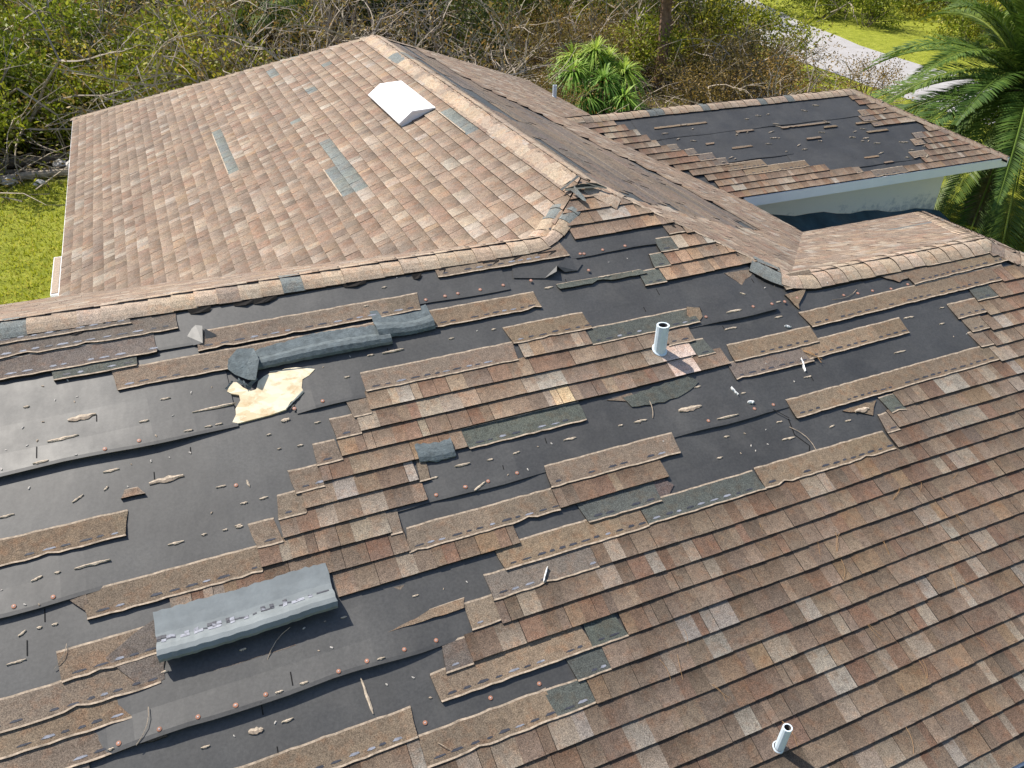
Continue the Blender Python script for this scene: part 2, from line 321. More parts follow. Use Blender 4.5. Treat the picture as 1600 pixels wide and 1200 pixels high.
PEB= [(0.436, 3.37), (0.33, 3.358), (0.346, 3.235), (0.4, 3.254), (0.237, 3.234), (0.589, 3.623), (0.45, 3.615), (0.511, 3.503), (0.63, 3.497), (0.613, 3.465), (1.27, 3.372), (1.142, 3.236), (1.396, 3.384), (0.594, 3.107), (0.212, 3.117), (1.03, 3.121), (0.336, 2.984), (0.836, 2.86), (1.25, 2.589), (1.081, 2.982), (1.197, 2.982), (0.87, 2.991), (0.978, 2.984), (0.28, 2.346), (0.345, 2.327), (0.177, 2.452), (1.187, 2.08), (1.637, 1.705), (1.705, 1.701), (1.592, 1.838), (1.708, 1.841), (2.075, 1.441), (1.932, 1.45), (2.131, 1.321), (1.35, 1.45), (1.149, 1.453), (2.387, 1.823), (2.529, 1.823), (4.143, 2.314), (3.283, 2.493), (3.381, 2.491), (3.153, 2.363), (3.013, 2.36), (4.485, 3.797), (4.657, 3.802), (4.631, 3.666), (3.215, 3.417), (4.571, 2.826), (4.701, 2.857), (5.251, 2.677), (5.392, 2.494), (4.764, 2.222), (4.938, 2.209), (4.769, 2.088), (4.651, 2.099), (4.758, 2.13), (4.886, 2.108), (7.052, 2.529), (7.192, 2.523), (1.854, 3.475), (2.101, 3.369), (2.294, 3.41), (2.802, 3.972), (5.775, 3.305), (5.678, 3.305), (6.246, 3.223)]
CAPN_POS= [(0.23, 2.351), (0.412, 2.347), (0.637, 1.58), (0.748, 3.104), (0.824, 1.58), (0.935, 3.111), (1.004, 1.578), (1.183, 1.575), (1.186, 1.574), (1.334, 1.579), (1.411, 2.716), (1.709, 1.576), (1.851, 3.118), (1.863, 1.581), (2.033, 3.125), (2.067, 1.22), (2.071, 1.58), (2.253, 1.576), (2.438, 1.225), (2.53, 2.355), (2.719, 2.355), (2.72, 1.209), (2.723, 2.354), (2.873, 2.353), (2.944, 3.742), (3.074, 2.357), (3.092, 3.745), (3.193, 3.748), (3.369, 3.747), (3.556, 3.751), (3.782, 3.747), (4.277, 3.748), (4.284, 3.912), (4.315, 3.906), (4.486, 3.913), (4.541, 2.367), (4.692, 3.914), (4.938, 2.367), (5.007, 3.153), (5.107, 2.363), (5.448, 3.151), (5.622, 3.139), (5.758, 3.142), (5.889, 3.153), (6.135, 3.219), (6.337, 3.094), (6.48, 3.084), (6.635, 3.079), (6.825, 3.06), (7.019, 3.068)]
# ------------------------------------------------------------------ the house
house = empty('house', (W / 2, 7.0, -2.7))
tag(house, 'single storey hip roofed house with brown shingles torn off down to black underlayment', 'house')
HL = Vector((W / 2, 7.0, -2.7))
def hpart(mb, name, mats, parent=None, smooth=False):
    o = mb.build(name, mats, parent or house, smooth)
    if parent is None: o.location = -HL          # mesh is in world coordinates
    return o
def z_main(x, y): return min(S * x, S * (W - x), S * (Y1 - y))

# underlayment base on every slope
mb = MB()
for sl, rg in ((P1, R1), (P2, R2), (P3, R3), (P4, R4), (P5, R5), (P6, R6), (P8, R8), (P9, R9), (P10, R10), (P11, R11)):
    for pg in rg: mb.face([sl.P(u, v, 0.0) for u, v in pg], 0)
deck = hpart(mb, 'roof_deck', [FELT])

def wav(u, s): return 0.5 + 0.5 * math.sin(u * 2.3 + s) * math.sin(u * 0.9 + s * 2.1)
def felt_sheet(sl, u0, u1, v0, v1, lift, seed, droop=0.0, step=0.12, regs=None, lap_noise=0.006, lipu=None):
    mb = MB(); n = max(2, int((u1 - u0) / step)); rows = []
    for i in range(n + 1):
        u = u0 + (u1 - u0) * i / n
        L = lift * (0.45 + 0.75 * wav(u, seed))
        if lipu:
            for (a, b, e) in lipu:
                if a < u < b: L += e * min(1, 5 * (u - a) / (b - a), 5 * (b - u) / (b - a))
        e = lap_noise * math.sin(u * 7 + seed) + rnd.uniform(-.002, .002)
        rows.append([(u, v0 + e, L), (u, v0 + 0.02 + e, L + .0005), (u, v0 + 0.14, .003 + L * .58), (u, v0 + .32, 0.004 + .22 * L + .002 * wav(u * 3, seed)), (u, v1, 0.003)])
    for i in range(n):
        um = (rows[i][0][0] + rows[i + 1][0][0]) / 2
        if regs and not any(len(clip([(um, v0 + .05), (um + .01, v0 + .05), (um + .01, v0 + .06), (um, v0 + .06)], r)) > 2 for r in regs): continue
        if regs and not any(len(clip([(um, v1 - .05), (um + .01, v1 - .05), (um + .01, v1 - .04), (um, v1 - .04)], r)) > 2 for r in regs): continue
        for j in range(4): mb.face([sl.P(*rows[i][j]), sl.P(*rows[i + 1][j]), sl.P(*rows[i + 1][j + 1]), sl.P(*rows[i][j + 1])])
        mb.face([sl.P(rows[i][0][0], rows[i][0][1] + .012, 0.001), sl.P(rows[i + 1][0][0], rows[i + 1][0][1] + .012, 0.001), sl.P(*rows[i + 1][0]), sl.P(*rows[i][0])])
    return hpart(mb, 'underlayment', [FELT], smooth=True)
under = [felt_sheet(P1, XL, 9.9, 0.78, 1.56, .010, 1, regs=R1),
         felt_sheet(P1, XL, 8.9, 1.545, 2.33, .012, 2, regs=R1, lipu=[(0.45, 2.32, .027)]),
         felt_sheet(P1, XL, 7.9, 2.315, 3.10, .010, 3, regs=R1, lipu=[(4.25, 5.2, .016), (2.5, 3.22, .010), (-1, .75, .016)]),
         felt_sheet(P1, XL, 1.50, 3.075, 3.68, .010, 4, regs=R1, lipu=[(-1.5, 1.6, .027)]),
         felt_sheet(P1, 1.86, 8.1, 3.085, 3.68, .010, 5, regs=R1, lipu=[(4.9, 6.3, .018), (1.86, 2.4, .01)]),
         felt_sheet(P1, 1.0, 3.60, 3.71, 4.1, .010, 6, regs=R1),
         felt_sheet(P1, 4.14, 5.25, 3.885, 4.2, .010, 6, regs=R1)]
# torn wedge of felt beside the curl
mb = MB()
mb.face([P1.P(3.66, 3.80, .008), P1.P(3.9, 3.75, .008), P1.P(4.0, 3.765, .045), P1.P(4.03, 3.82, .035), P1.P(4.08, 3.77, .012), P1.P(4.19, 3.765, .01), P1.P(4.26, 3.82, .008), P1.P(4.2, 3.93, .006), P1.P(3.7, 3.93, .006)])
hpart(mb, 'torn_felt_flap', [FELT])
mb = MB()
mb.face([P1.P(1.34, 3.71, .008), P1.P(1.40, 3.70, .03), P1.P(1.42, 3.83, .03), P1.P(1.38, 3.86, .01), P1.P(1.3, 3.8, .006)])
mb.face([P1.P(1.42, 3.73, .012), P1.P(1.50, 3.745, .02), P1.P(1.43, 3.80, .04)])
hpart(mb, 'torn_felt_flap', [FELT])
# butt joints and slits in the felt
# nail caps and nails
cm = MB()
for k in range(10):
    a, b = 2 * math.pi * k / 10, 2 * math.pi * (k + 1) / 10
    q = lambda t, r, h: (r * math.cos(t), r * math.sin(t), h)
    cm.face([q(a, .0125, 0), q(b, .0125, 0), q(b, .0115, .003), q(a, .0115, .003)], 0); cm.face([q(a, .0115, .003), q(b, .0115, .003), q(b, .004, .004), q(a, .004, .004)], 0)
    cm.face([q(a, .004, .004), q(b, .004, .004), (0, 0, .0055)], 1)
capme = cm.mesh('cap_nail', [CAPN, NAIL])
rotP1 = Matrix.Rotation(math.atan(S), 4, 'X')
from mathutils.bvhtree import BVHTree
def bvh_of(objs):
    vs, fs = [], []
    for o in objs:
        n = len(vs); vs.extend([v.co.copy() for v in o.data.vertices]); fs.extend([[n + i for i in p.vertices] for p in o.data.polygons])
    return BVHTree.FromPolygons(vs, fs)
ubv = bvh_of(under)
def surf(bv, sl, x, y, dflt=.012):
    hit = bv.ray_cast(sl.P(x, y, .3), -sl.n, .32)
    return .3 - hit[3] if hit[0] is not None else dflt
for (x, y) in CAPN_POS:
    o = bpy.data.objects.new('cap_nail', capme); link(o, under[0]); o.matrix_local = Matrix.Translation(P1.P(x, y, surf(ubv, P1, x, y) + .001)) @ rotP1
mb = MB()
for (u, v, L) in [(0.39, 3.14, .10), (0.72, 3.30, .06), (0.98, 2.86, .07), (1.20, 2.98, .05), (0.36, 2.24, .09), (0.27, 2.10, .10), (1.92, 3.66, .07), (2.55, 3.38, .05), (1.98, 1.94, .14),
                  (1.47, 1.58, .09), (1.33, 1.27, .10), (1.30, 1.50, .07), (4.05, 3.66, .06), (4.74, 3.42, .08), (4.55, 3.30, .06), (3.0, 2.40, .04), (5.0, 3.20, .07), (5.1, 3.02, .05), (5.55, 2.46, .07), (4.05, 2.47, .05), (3.35, 2.50, .05), (5.6, 3.36, .06), (3.9, 2.2, .1)]:
    mb = MB(); L *= .75; p0 = P1.P(u, v, surf(ubv, P1, u, v) + .0015); p1 = P1.P(u + .006, v + L, surf(ubv, P1, u, v + L) + .0015); w = Vector((.0038, 0, 0))
    mb.face([p0 - w * .6, p0 + w, p1 + w * .4, p1 - w * 1.1], 0); hpart(mb, 'felt_slit', [DARK])
mb = MB(); pts = [(5.08, 2.33), (5.16, 2.24), (5.13, 2.12), (5.19, 2.02), (5.15, 1.97)]
for a, b in zip(pts, pts[1:]): mb.face([P1.P(a[0] - .004, a[1], surf(ubv, P1, *a) + .002), P1.P(a[0] + .005, a[1], surf(ubv, P1, *a) + .002), P1.P(b[0] + .005, b[1], surf(ubv, P1, *a) + .002), P1.P(b[0] - .004, b[1], surf(ubv, P1, *a) + .002)], 0)
hpart(mb, 'felt_slit', [DARK])
# hole torn through the felt, bare sheathing seen in it
hole = [(1.48, 3.33), (1.50, 3.36), (1.53, 3.385), (1.55, 3.38), (1.58, 3.335), (1.62, 3.30), (1.655, 3.305), (1.68, 3.36), (1.72, 3.385), (1.76, 3.40), (1.80, 3.395), (1.86, 3.41), (1.93, 3.405), (2.02, 3.375), (2.045, 3.365), (2.0, 3.33), (1.95, 3.31), (1.93, 3.25), (1.935, 3.215), (1.88, 3.18), (1.84, 3.17), (1.80, 3.125), (1.70, 3.11), (1.60, 3.105), (1.50, 3.10), (1.47, 3.115), (1.50, 3.16), (1.505, 3.20), (1.545, 3.25), (1.545, 3.29), (1.50, 3.31)]
mb = MB(); mb.face([P1.P(u, v, .0135) for u, v in hole])
for i in range(len(hole)):
    a, b = hole[i], hole[(i + 1) % len(hole)]
    mb.face([P1.P(*a, .001), P1.P(*b, .001), P1.P(*b, .0135), P1.P(*a, .0135)])
hpart(mb, 'bare_sheathing', [WOOD])
mb = MB()
for (a, b, w, h) in [((1.55, 3.385), (1.62, 3.31), .02, .03), ((1.60, 3.315), (1.68, 3.37), .018, .035), ((1.48, 3.34), (1.53, 3.39), .012, .02), ((1.93, 3.23), (1.80, 3.13), .012, .02), ((1.76, 3.405), (2.03, 3.38), .008, .016)]:
    d = Vector((b[0] - a[0], b[1] - a[1])); nn = Vector((-d.y, d.x)).normalized() * w
    n = 6
    for i in range(n):
        t0, t1 = i / n, (i + 1) / n; k0, k1 = rnd.uniform(.5, 1.2), rnd.uniform(.5, 1.2)
        pa = (a[0] + d.x * t0, a[1] + d.y * t0); pb = (a[0] + d.x * t1, a[1] + d.y * t1)
        mb.face([P1.P(*pa, .014), P1.P(*pb, .014), P1.P(pb[0] + nn.x * k1, pb[1] + nn.y * k1, h), P1.P(pa[0] + nn.x * k0, pa[1] + nn.y * k0, h)])
hpart(mb, 'torn_felt_edge', [TEAL])

# --- front slope
def drift(u, v): t = min(1, max(0, (u - 4) / 2.5)); return 0.026 * t * t * (3 - 2 * t)
Y0 = 0.101
T1 = {}
for k in range(-1, 7): T1[k] = [(XL, 12)]
T1[7] = [(XL, 2.01), (2.98, 12)]; T1[8] = [(XL, .2), (3.14, 12)]; T1[9] = [(3.32, 12)]; T1[10] = [(2.41, 12)]; T1[11] = [(2.64, 12)]; T1[12] = [(3.33, 12)]
T1[13] = [(5.85, 12)]; T1[14] = [(1.81, 2.92), (5.97, 12)]; T1[15] = [(.96, 2.27), (3.25, 4.05), (6.13, 12)]; T1[16] = [(1.45, 2.20), (7.29, 12)]
T1[17] = [(1.60, 2.47), (7.36, 12)]; T1[18] = [(1.76, 2.46), (7.45, 12)]; T1[19] = [(1.90, 2.83), (7.55, 12)]; T1[20] = [(2.05, 4.97), (7.80, 12)]
T1[21] = [(2.21, 4.74), (7.98, 12)]; T1[22] = [(2.31, 4.58), (8.27, 12)]; T1[23] = [(3.46, 4.0), (8.1, 12)]; T1[24] = [(8.3, 12)]
T1[26] = [(4.86, 7)]; T1[27] = [(4.98, 7)]; T1[28] = [(5.13, 7)]; T1[29] = [(5.29, 7)]
for k in range(30, 35): T1[k] = [(4.30, 7)]
def over1(u, v):
    if 4.42 < u < 4.74 and 2.72 < v < 2.98: return (0.60, 0.47, 0.40)
    if 3.55 < u < 3.70 and 2.72 < v < 2.83: return (0.56, 0.44, 0.28)
    if v > 3.5 and u > 4.8 and rnd.random() < .5: return (0.34, 0.235, 0.16)
    return None
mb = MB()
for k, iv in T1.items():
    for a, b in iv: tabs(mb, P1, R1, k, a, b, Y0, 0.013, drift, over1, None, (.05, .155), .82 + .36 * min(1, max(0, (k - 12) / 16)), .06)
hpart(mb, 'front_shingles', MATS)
GS = (0.095, 0.105, 0.095); HG = (0.155, 0.132, 0.115); HD = (0.195, 0.155, 0.120)
SH1 = [  # kind, u0, u1, v0, colour
    ('H', XL, 1.27, 3.848, HG), ('H', XL, 1.0, 3.95, HG), ('H', XL, 1.12, 3.70, HG), ('G', .52, .99, 3.628, GS), ('H', .86, 2.6, 3.482, HD), ('H', 1.36, 2.88, 3.652, HD), ('H', 2.93, 3.76, 3.497, HB),
    ('H', 3.10, 4.19, 3.905, HD), ('L', 3.02, 3.25, 3.90, HD), ('L', 3.50, 4.02, 3.825, HB), ('H', 5.13, 5.29, 3.947, HD), ('G', 4.96, 5.13, 3.79, GS), ('G', 4.83, 4.98, 3.655, GS),
    ('G', 4.66, 4.86, 3.513, GS), ('L', 3.97, 4.74, 3.533, GS), ('G', 4.00, 4.93, 3.115, GS), ('H', 3.43, 4.06, 3.250, HB), ('H', 2.32, 3.41, 3.122, HD), ('H', 2.19, 2.31, 2.966, HD),
    ('H', 4.57, 4.80, 2.977, HD), ('H', 2.05, 2.21, 2.845, HD), ('G', 4.75, 4.90, 2.844, GS), ('H', 1.89, 2.05, 2.708, HD), ('H', 1.73, 1.90, 2.573, HD), ('H', 2.84, 3.69, 2.582, GS),
    ('H', 1.60, 1.76, 2.444, HD), ('H', 2.46, 2.53, 2.456, HD), ('H', 1.45, 1.60, 2.316, HD), ('H', .56, 1.45, 2.185, HB), ('H', 2.19, 2.26, 2.186, HD), ('H', 2.26, 3.25, 2.061, HD),
    ('H', 3.25, 4.22, 2.207, HD), ('G', 3.39, 3.92, 1.938, GS), ('H', 2.77, 3.76, 1.815, HB), ('G', 3.76, 4.67, 1.824, GS), ('H', 4.67, 5.83, 1.826, HB), ('H', 2.64, 3.33, 1.678, HG),
    ('H', 2.46, 2.64, 1.565, HD), ('L', 1.98, 2.46, 1.60, HB), ('H', 2.25, 2.41, 1.40, HG), ('H', 2.18, 3.09, 1.278, HB), ('G', 3.09, 3.32, 1.280, GS), ('G', 2.93, 3.14, 1.150, GS),
    ('H', 2.01, 2.75, 1.024, HB), ('G', 2.75, 2.98, 1.024, GS), ('H', .55, 2.01, 1.162, HB), ('H', 5.22, 7.30, 2.222, HB), ('H', 5.85, 5.97, 1.943, HD), ('G', 6.0, 6.14, 2.07, GS),
    ('H', 7.07, 8.35, 3.046, HB), ('H', 5.84, 8.10, 2.872, HB), ('H', 7.22, 7.56, 2.66, HD), ('H', 5.63, 6.66, 2.622, HB), ('H', 4.94, 5.66, 2.603, HG), ('H', 5.01, 5.81, 2.742, HB),
    ('H', 7.35, 8.2, 3.19, HG), ('G', 7.55, 7.80, 2.77, GS), ('H', 7.25, 7.46, 2.52, HD), ('H', 7.22, 7.38, 2.38, HD), ('H', 5.84, 6.2, 3.24, HD),
    ('H', XL, .79, 2.573, HB), ('H', .42, .88, 1.925, HB), ('H', XL, .86, 1.784, HD), ('H', XL, .73, 1.672, HB), ('H', XL, .60, 1.545, HD), ('H', XL, .5, 1.41, HG), ('L', .60, .85, 1.455, HB), ('L', 1.11, 1.53, 1.675, HD), ('L', .79, .92, 2.70, HD), ('L', .72, .86, 1.70, HD)]
SLN = {3.848: .0, 3.70: .0, 2.872: .018, 2.222: .012, 3.046: .03, 3.652: .005, 2.622: .02}
for i, (kd, a, b, v, c) in enumerate(SH1):
    sl_ = SLN.get(v, 0); mb = MB()
    if kd == 'L': strip(mb, P1, R1, a, b, v + .09, .055, c, .008, True, 0, (.04, .04), bot=False)
    else: strip(mb, P1, R1, a, b, v, .155 if kd == 'H' else .148, c, .009 + .0003 * (i % 3), True, 0.75 if kd == 'H' and c != HG else (.25 if kd == 'H' else .5), (.03, .03), slant=sl_)
    if mb.f: hpart(mb, 'shingle_strip', MATS)
# ragged torn pieces
def torn(mb, sl, pts, h, c, mi=0):
    q = []; mb = MB()
    for i in range(len(pts)):
        a, b = pts[i], pts[(i + 1) % len(pts)]; L = math.hypot(b[0] - a[0], b[1] - a[1]); n = max(1, int(L / .05))
        for j in range(n):
            t = j / n; k = .007 if j else 0
            q.append((a[0] + (b[0] - a[0]) * t + rnd.uniform(-k, k), a[1] + (b[1] - a[1]) * t + rnd.uniform(-k, k)))
    mb.face([sl.P(u, v, h) for u, v in q], mi, c)
    for i in range(len(q)):
        a, b = q[i], q[(i + 1) % len(q)]; mb.face([sl.P(*a, .001), sl.P(*b, .001), sl.P(*b, h), sl.P(*a, h)], 1)
    hpart(mb, 'torn_shingle', MATS)
torn(mb, P1, [(4.02, 2.68), (4.6, 2.73), (4.64, 2.66), (4.48, 2.60), (4.30, 2.575), (4.05, 2.60)], .016, GS)
torn(mb, P1, [(3.9, 2.69), (4.1, 2.70), (4.12, 2.62), (4.03, 2.65)], .013, HD)
torn(mb, P1, [(5.80, 3.20), (6.02, 3.21), (5.86, 3.09), (5.84, 3.05)], .016, HB)
torn(mb, P1, [(5.4, 3.50), (5.72, 3.48), (5.55, 3.41), (5.48, 3.36)], .012, HD)
torn(mb, P1, [(5.74, 3.44), (5.98, 3.38), (5.9, 3.31), (5.8, 3.35)], .012, HB)
torn(mb, P1, [(6.75, 3.24), (7.3, 3.26), (7.2, 3.16), (6.95, 3.10), (6.85, 3.16)], .012, HD)
torn(mb, P1, [(2.02, 1.90), (2.18, 1.905), (2.08, 1.82), (2.02, 1.82)], .010, HD)
torn(mb, P1, [(4.9, 3.27), (5.0, 3.24), (4.98, 3.16), (4.9, 3.11), (4.86, 3.2)], .016, HB)
torn(mb, P1, [(.62, 1.98), (.70, 2.02), (.88, 2.10), (.9, 1.95), (.88, 1.80), (.78, 1.78), (.66, 1.93)], .020, HG)
torn(mb, P1, [(3.55, 1.98), (4.0, 2.09), (4.06, 2.02), (3.96, 1.94), (3.7, 1.93)], .011, (.13, .105, .10))
torn(mb, P1, [(5.62, 2.19), (5.95, 2.20), (5.84, 2.1), (5.78, 2.13)], .012, HB)
torn(mb, P1, [(.47, 2.33), (.56, 2.34), (.60, 2.20), (.55, 2.24)], .015, HD)

# --- left slope of the back wing
GP2 = [(2.07, 2.20, 9.05, 10.85), (3.17, 3.27, 7.66, 8.44), (3.04, 3.14, 6.75, 7.66), (3.17, 3.27, 6.68, 7.66), (3.10, 3.22, 11.9, 12.35), (3.5, 3.62, 12.2, 12.4), (2.97, 3.10, 9.5, 9.7), (3.45, 3.6, 10.35, 10.5), (3.86, 4.0, 11.1, 11.25), (4.28, 4.42, 6.62, 7.48)]
def over2(u, v):
    for a, b, c, d in GP2:
        if int(v / DY) == int((a + b) / 2 / DY) and c < u < d: return (0.185, 0.205, 0.195)
    return None
PAL2 = [jit(c, .03) for c, w in PAL for _ in range(max(1, w // 5))]
def rows(sl, regs, kmax, y0=0.0, pal=None, over=None, umin=-8, umax=17, base=.012, skip=None, bright=1.0, wide=(.06, .16)):
    mb = MB()
    for k in range(0, kmax):
        segs = [(umin, umax)]
        if skip: segs = skip(k, segs)
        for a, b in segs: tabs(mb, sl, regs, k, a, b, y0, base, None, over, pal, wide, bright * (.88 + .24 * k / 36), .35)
    return mb
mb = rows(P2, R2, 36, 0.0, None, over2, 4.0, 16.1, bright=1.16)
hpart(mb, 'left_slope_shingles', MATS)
mb = MB()
for a, b, c, d in (GP2[0], GP2[2], GP2[9]):
    a = int((a + b) / 2 / DY) * DY + .004
    mb = MB()
    mb.face([P2.P(c, a - .006, .032), P2.P(d, a - .006, .032), P2.P(d, a + .006, .030), P2.P(c, a + .006, .030)], 2, (1, 1, 1))
    hpart(mb, 'exposed_strip_edge', MATS)

# --- right slope of the back wing: most of its upper courses are stripped
def bound3(u):  # how far up (v) the remaining shingles reach
    xs = [(3.3, 4.65), (4.35, 4.5), (4.9, 2.5), (5.4, 1.8), (6.4, 1.8), (7.1, 2.15), (8.6, 2.75), (10.0, 3.5), (12.8, 3.9), (16.0, 4.65)]
    for (a, p), (b, q) in zip(xs, xs[1:]):
        if u <= b: return p + (q - p) * max(0, (u - a)) / (b - a)
    return 4.65
def skip3(k, segs):
    v = k * DY; out = []; u = 3.3; st = None
    while u < 16.1:
        ok = v < bound3(u) + .10 * math.sin(k * 5.1 + u * .7) or v > 4.50
        if ok and st is None: st = u
        if not ok and st is not None: out.append((st, u)); st = None
        u += .1
    if st is not None: out.append((st, 16.1))
    return out
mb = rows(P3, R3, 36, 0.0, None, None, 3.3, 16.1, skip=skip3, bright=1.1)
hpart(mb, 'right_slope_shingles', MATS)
mb = MB()
for k in range(10, 35):
    u = 3.4
    while u < 12.5:
        L = rnd.uniform(.5, 1.6)
        if k * DY > bound3(u + L / 2) - .05 and rnd.random() < (.93 if k * DY < 3.9 else .75):
            strip(mb, P3, R3, u, min(u + L, 13), k * DY + .005, .136, rnd.choice((HG, (0.18, .142, .115), (.165, .138, .118), HD, HD)), .002, rnd.random() < .2, .3, (.03, .03), lf=.004)
        u += L + rnd.uniform(.0, .06)
tag(hpart(mb, 'stripped_courses', MATS), None, None, None, 'stuff')

# --- other slopes
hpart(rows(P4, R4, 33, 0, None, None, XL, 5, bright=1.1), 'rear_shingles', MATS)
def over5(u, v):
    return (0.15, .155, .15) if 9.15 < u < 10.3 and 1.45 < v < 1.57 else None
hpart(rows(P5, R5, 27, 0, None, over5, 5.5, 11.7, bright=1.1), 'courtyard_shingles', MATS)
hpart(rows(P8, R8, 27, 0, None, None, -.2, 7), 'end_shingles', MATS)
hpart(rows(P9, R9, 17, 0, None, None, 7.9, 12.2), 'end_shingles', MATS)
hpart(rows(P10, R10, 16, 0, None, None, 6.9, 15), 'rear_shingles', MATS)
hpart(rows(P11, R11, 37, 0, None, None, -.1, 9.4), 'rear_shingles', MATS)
# side wing front slope
T6 = {0: [(9, 11.9), (12.6, 15.1)], 1: [(9, 11.6), (13.1, 15.1)], 2: [(9, 11.15), (13.3, 15.1)], 3: [(8.9, 9.6), (13.4, 15.1)], 4: [(8.7, 9.35), (13.5, 15.1)], 5: [(8.5, 9.2), (13.6, 15.1)],
      6: [(8.3, 9.0), (13.75, 15.1)], 7: [(8.2, 8.85)], 8: [(8.1, 8.62), (12.95, 14.2)], 9: [(7.9, 8.5), (12.9, 14)], 10: [(7.8, 8.4), (12.85, 14)], 11: [(7.7, 8.3), (12.95, 14)], 12: [(7.5, 8.15), (12.8, 14)], 13: [(7.3, 8.0), (12.75, 14)], 14: [(7.1, 7.7), (12.85, 14)]}
for side in (0, 1):
    mb = MB()
    for k, iv in T6.items():
        if side < len(iv) and (side == 0 or k > 7 or k < 7 and True): tabs(mb, P6, R6, k, iv[side][0], iv[side][1], 0.0, .012)
    hpart(mb, 'side_wing_shingles', MATS)
mb = MB()
for (a, b, k, c) in [(11.9, 12.6, 0, HG), (11.6, 11.75, 1, HD), (9.6, 10.85, 3, HB), (9.35, 10.1, 4, HB), (9.2, 9.45, 5, HG), (9.0, 9.3, 6, HG), (8.85, 9.05, 7, HG), (12.72, 12.95, 8, HD), (12.6, 12.9, 9, HG), (12.66, 12.85, 10, HD), (13.35, 13.6, 5, HG), (13.2, 13.45, 4, HD), (12.95, 13.3, 2, HD), (8.6, 8.8, 8, HG)]:
    mb = MB(); strip(mb, P6, R6, a, b, k * DY, .15, c, .009, True, .7, (.03, .03)); hpart(mb, 'shingle_strip', MATS)
for (a, b, v) in [(9.7, 10.1, .95), (10.0, 10.35, 1.28), (11.2, 11.5, .95), (10.9, 11.9, 1.25), (12.0, 12.3, .40), (9.2, 9.7, .62), (8.6, 9.6, 1.55), (12.5, 12.95, .93), (12.3, 12.5, .25), (11.7, 12.0, 1.15), (9.3, 9.45, 1.1), (12.4, 12.9, 1.15)]:
    mb = MB(); strip(mb, P6, R6, a, b, v, .045, rnd.choice((HB, HD)), .006, True, 0, (.03, .03), bot=False); hpart(mb, 'shingle_strip', MATS)
for (a, b, v0, v1, s) in ((8.6, 10.75, .70, 1.35, 7), (8.3, 13.0, 1.33, 1.93, 8), (10.6, 13.6, .25, .72, 9)): felt_sheet(P6, a, b, v0, v1, .010, s, regs=R6)

# --- ridge and hip caps
def pl(a, b, c): return lambda x, y: a * x + b * y + c
pP1 = pl(0, S, 0); pP2 = pl(S, 0, 0); pP3 = pl(-S, 0, S * W); pP4 = pl(0, -S, S * YBL); pP5 = pl(0, -S, S * YBR); pP6 = pl(0, S, Z3 - S * YE3)
pP8 = pl(-S, 0, S * X3); pP9 = pl(-S, 0, S * X2 + Z3); pP10 = pl(0, -S, S * (YE3 + W3) + Z3); pP11 = pl(0, -S, S * Y1)
CAPC = [(0.43, .345, .262), (0.41, .325, .245), (0.45, .365, .28), (0.42, .335, .255), (0.39, .305, .228)]
def path_at(pts, s):
    for a, b in zip(pts, pts[1:]):
        L = (b - a).length
        if s <= L or b is pts[-1]: return a + (b - a) * (s / L)
        s -= L
def caps(name, pts, fz, w=0.165, lift=.030, gray=(), miss=(), step=.145, dull=1.0, wob=.0, droop=.0, soft=.10):
    pts = [Vector(p) for p in pts]; L = sum((b - a).length for a, b in zip(pts, pts[1:])); mb = MB(); n = int(L / step)
    ts = [-1, -.8, -.5, -.25, -.1, 0, .1, .25, .5, .8, 1]
    def frame(s):
        p = (path_at(pts, max(0, s - soft)) + path_at(pts, s) * 2 + path_at(pts, min(L, s + soft))) / 4
        d = path_at(pts, min(L, s + soft)) - path_at(pts, max(0, s - soft)); d.normalize(); return p, Vector((-d.y, d.x))
    for i in range(n + 1):
        s0 = i * step; s1 = min(s0 + step + .01, L); u = s0 / L
        if s1 - s0 < .03: continue
        if any(p <= u < q for p, q in miss): continue
        c = jit(rnd.choice(CAPC), .03)
        if rnd.random() < .04: c = jit((.30, .24, .19), .1)
        for p, q in gray:
            if p <= u < q: c = (.19, .21, .205)
        c = tuple(x * dull for x in c)
        wa = w * rnd.uniform(.97, 1.03); off = rnd.uniform(-wob, wob); lf = lift + rnd.uniform(-.002, .003); rws = []
        for s, hh in ((s0, lf + .006), ((s0 + s1) / 2, lf + .002), (s1, lf - .001)):
            r = []; c0, nrm = frame(s)
            for t in ts:
                p = c0 + nrm * (t * wa + off); z = fz(p.x, p.y)
                k = max(0, 1 - abs(t) * wa / .10); z -= S * .06 * k * k
                r.append((p.x, p.y, z + hh * (1 - .35 * abs(t) ** 3) - droop * abs(t) ** 2))
            rws.append(r)
        mb.grid(rws, 0, c)
        mb.grid([[(x, y, z - .014) for x, y, z in rws[0]], rws[0]], 1)
        for j in (0, -1):
            for q0, q1 in ((rws[0][j], rws[1][j]), (rws[1][j], rws[2][j])):
                mb.face([(q0[0], q0[1], q0[2] - .038), (q1[0], q1[1], q1[2] - .036), q1, q0], 1)
    return hpart(mb, name, MATS)
def mn(*f): return lambda x, y: min(g(x, y) for g in f)
zl = lambda x, y: min(pP1(x, y), max(pP2(x, y), pP4(x, y))); zr = lambda x, y: min(pP1(x, y), max(pP3(x, y), pP5(x, y)))
GRL = [((x + 7) / 11.5 - .006, (x + 7) / 11.5 + .006) for x in (.04, .25, 1.93)] + [(.98, 1.1)]
caps('ridge_cap', [(XL, yL), (4.04, yL), (4.42, 4.42)], zl, .135, .034, gray=GRL, wob=.003, soft=.12)
caps('ridge_cap', [(W / 2, 11.345), (W / 2, 4.66)], mn(pP2, pP3), .165, .034, gray=((.18, .24),), wob=.004)
caps('hip_cap', [(4.68, 4.61), (4.93, 4.36)], mn(pP1, pP3), .15, .036, wob=.012)
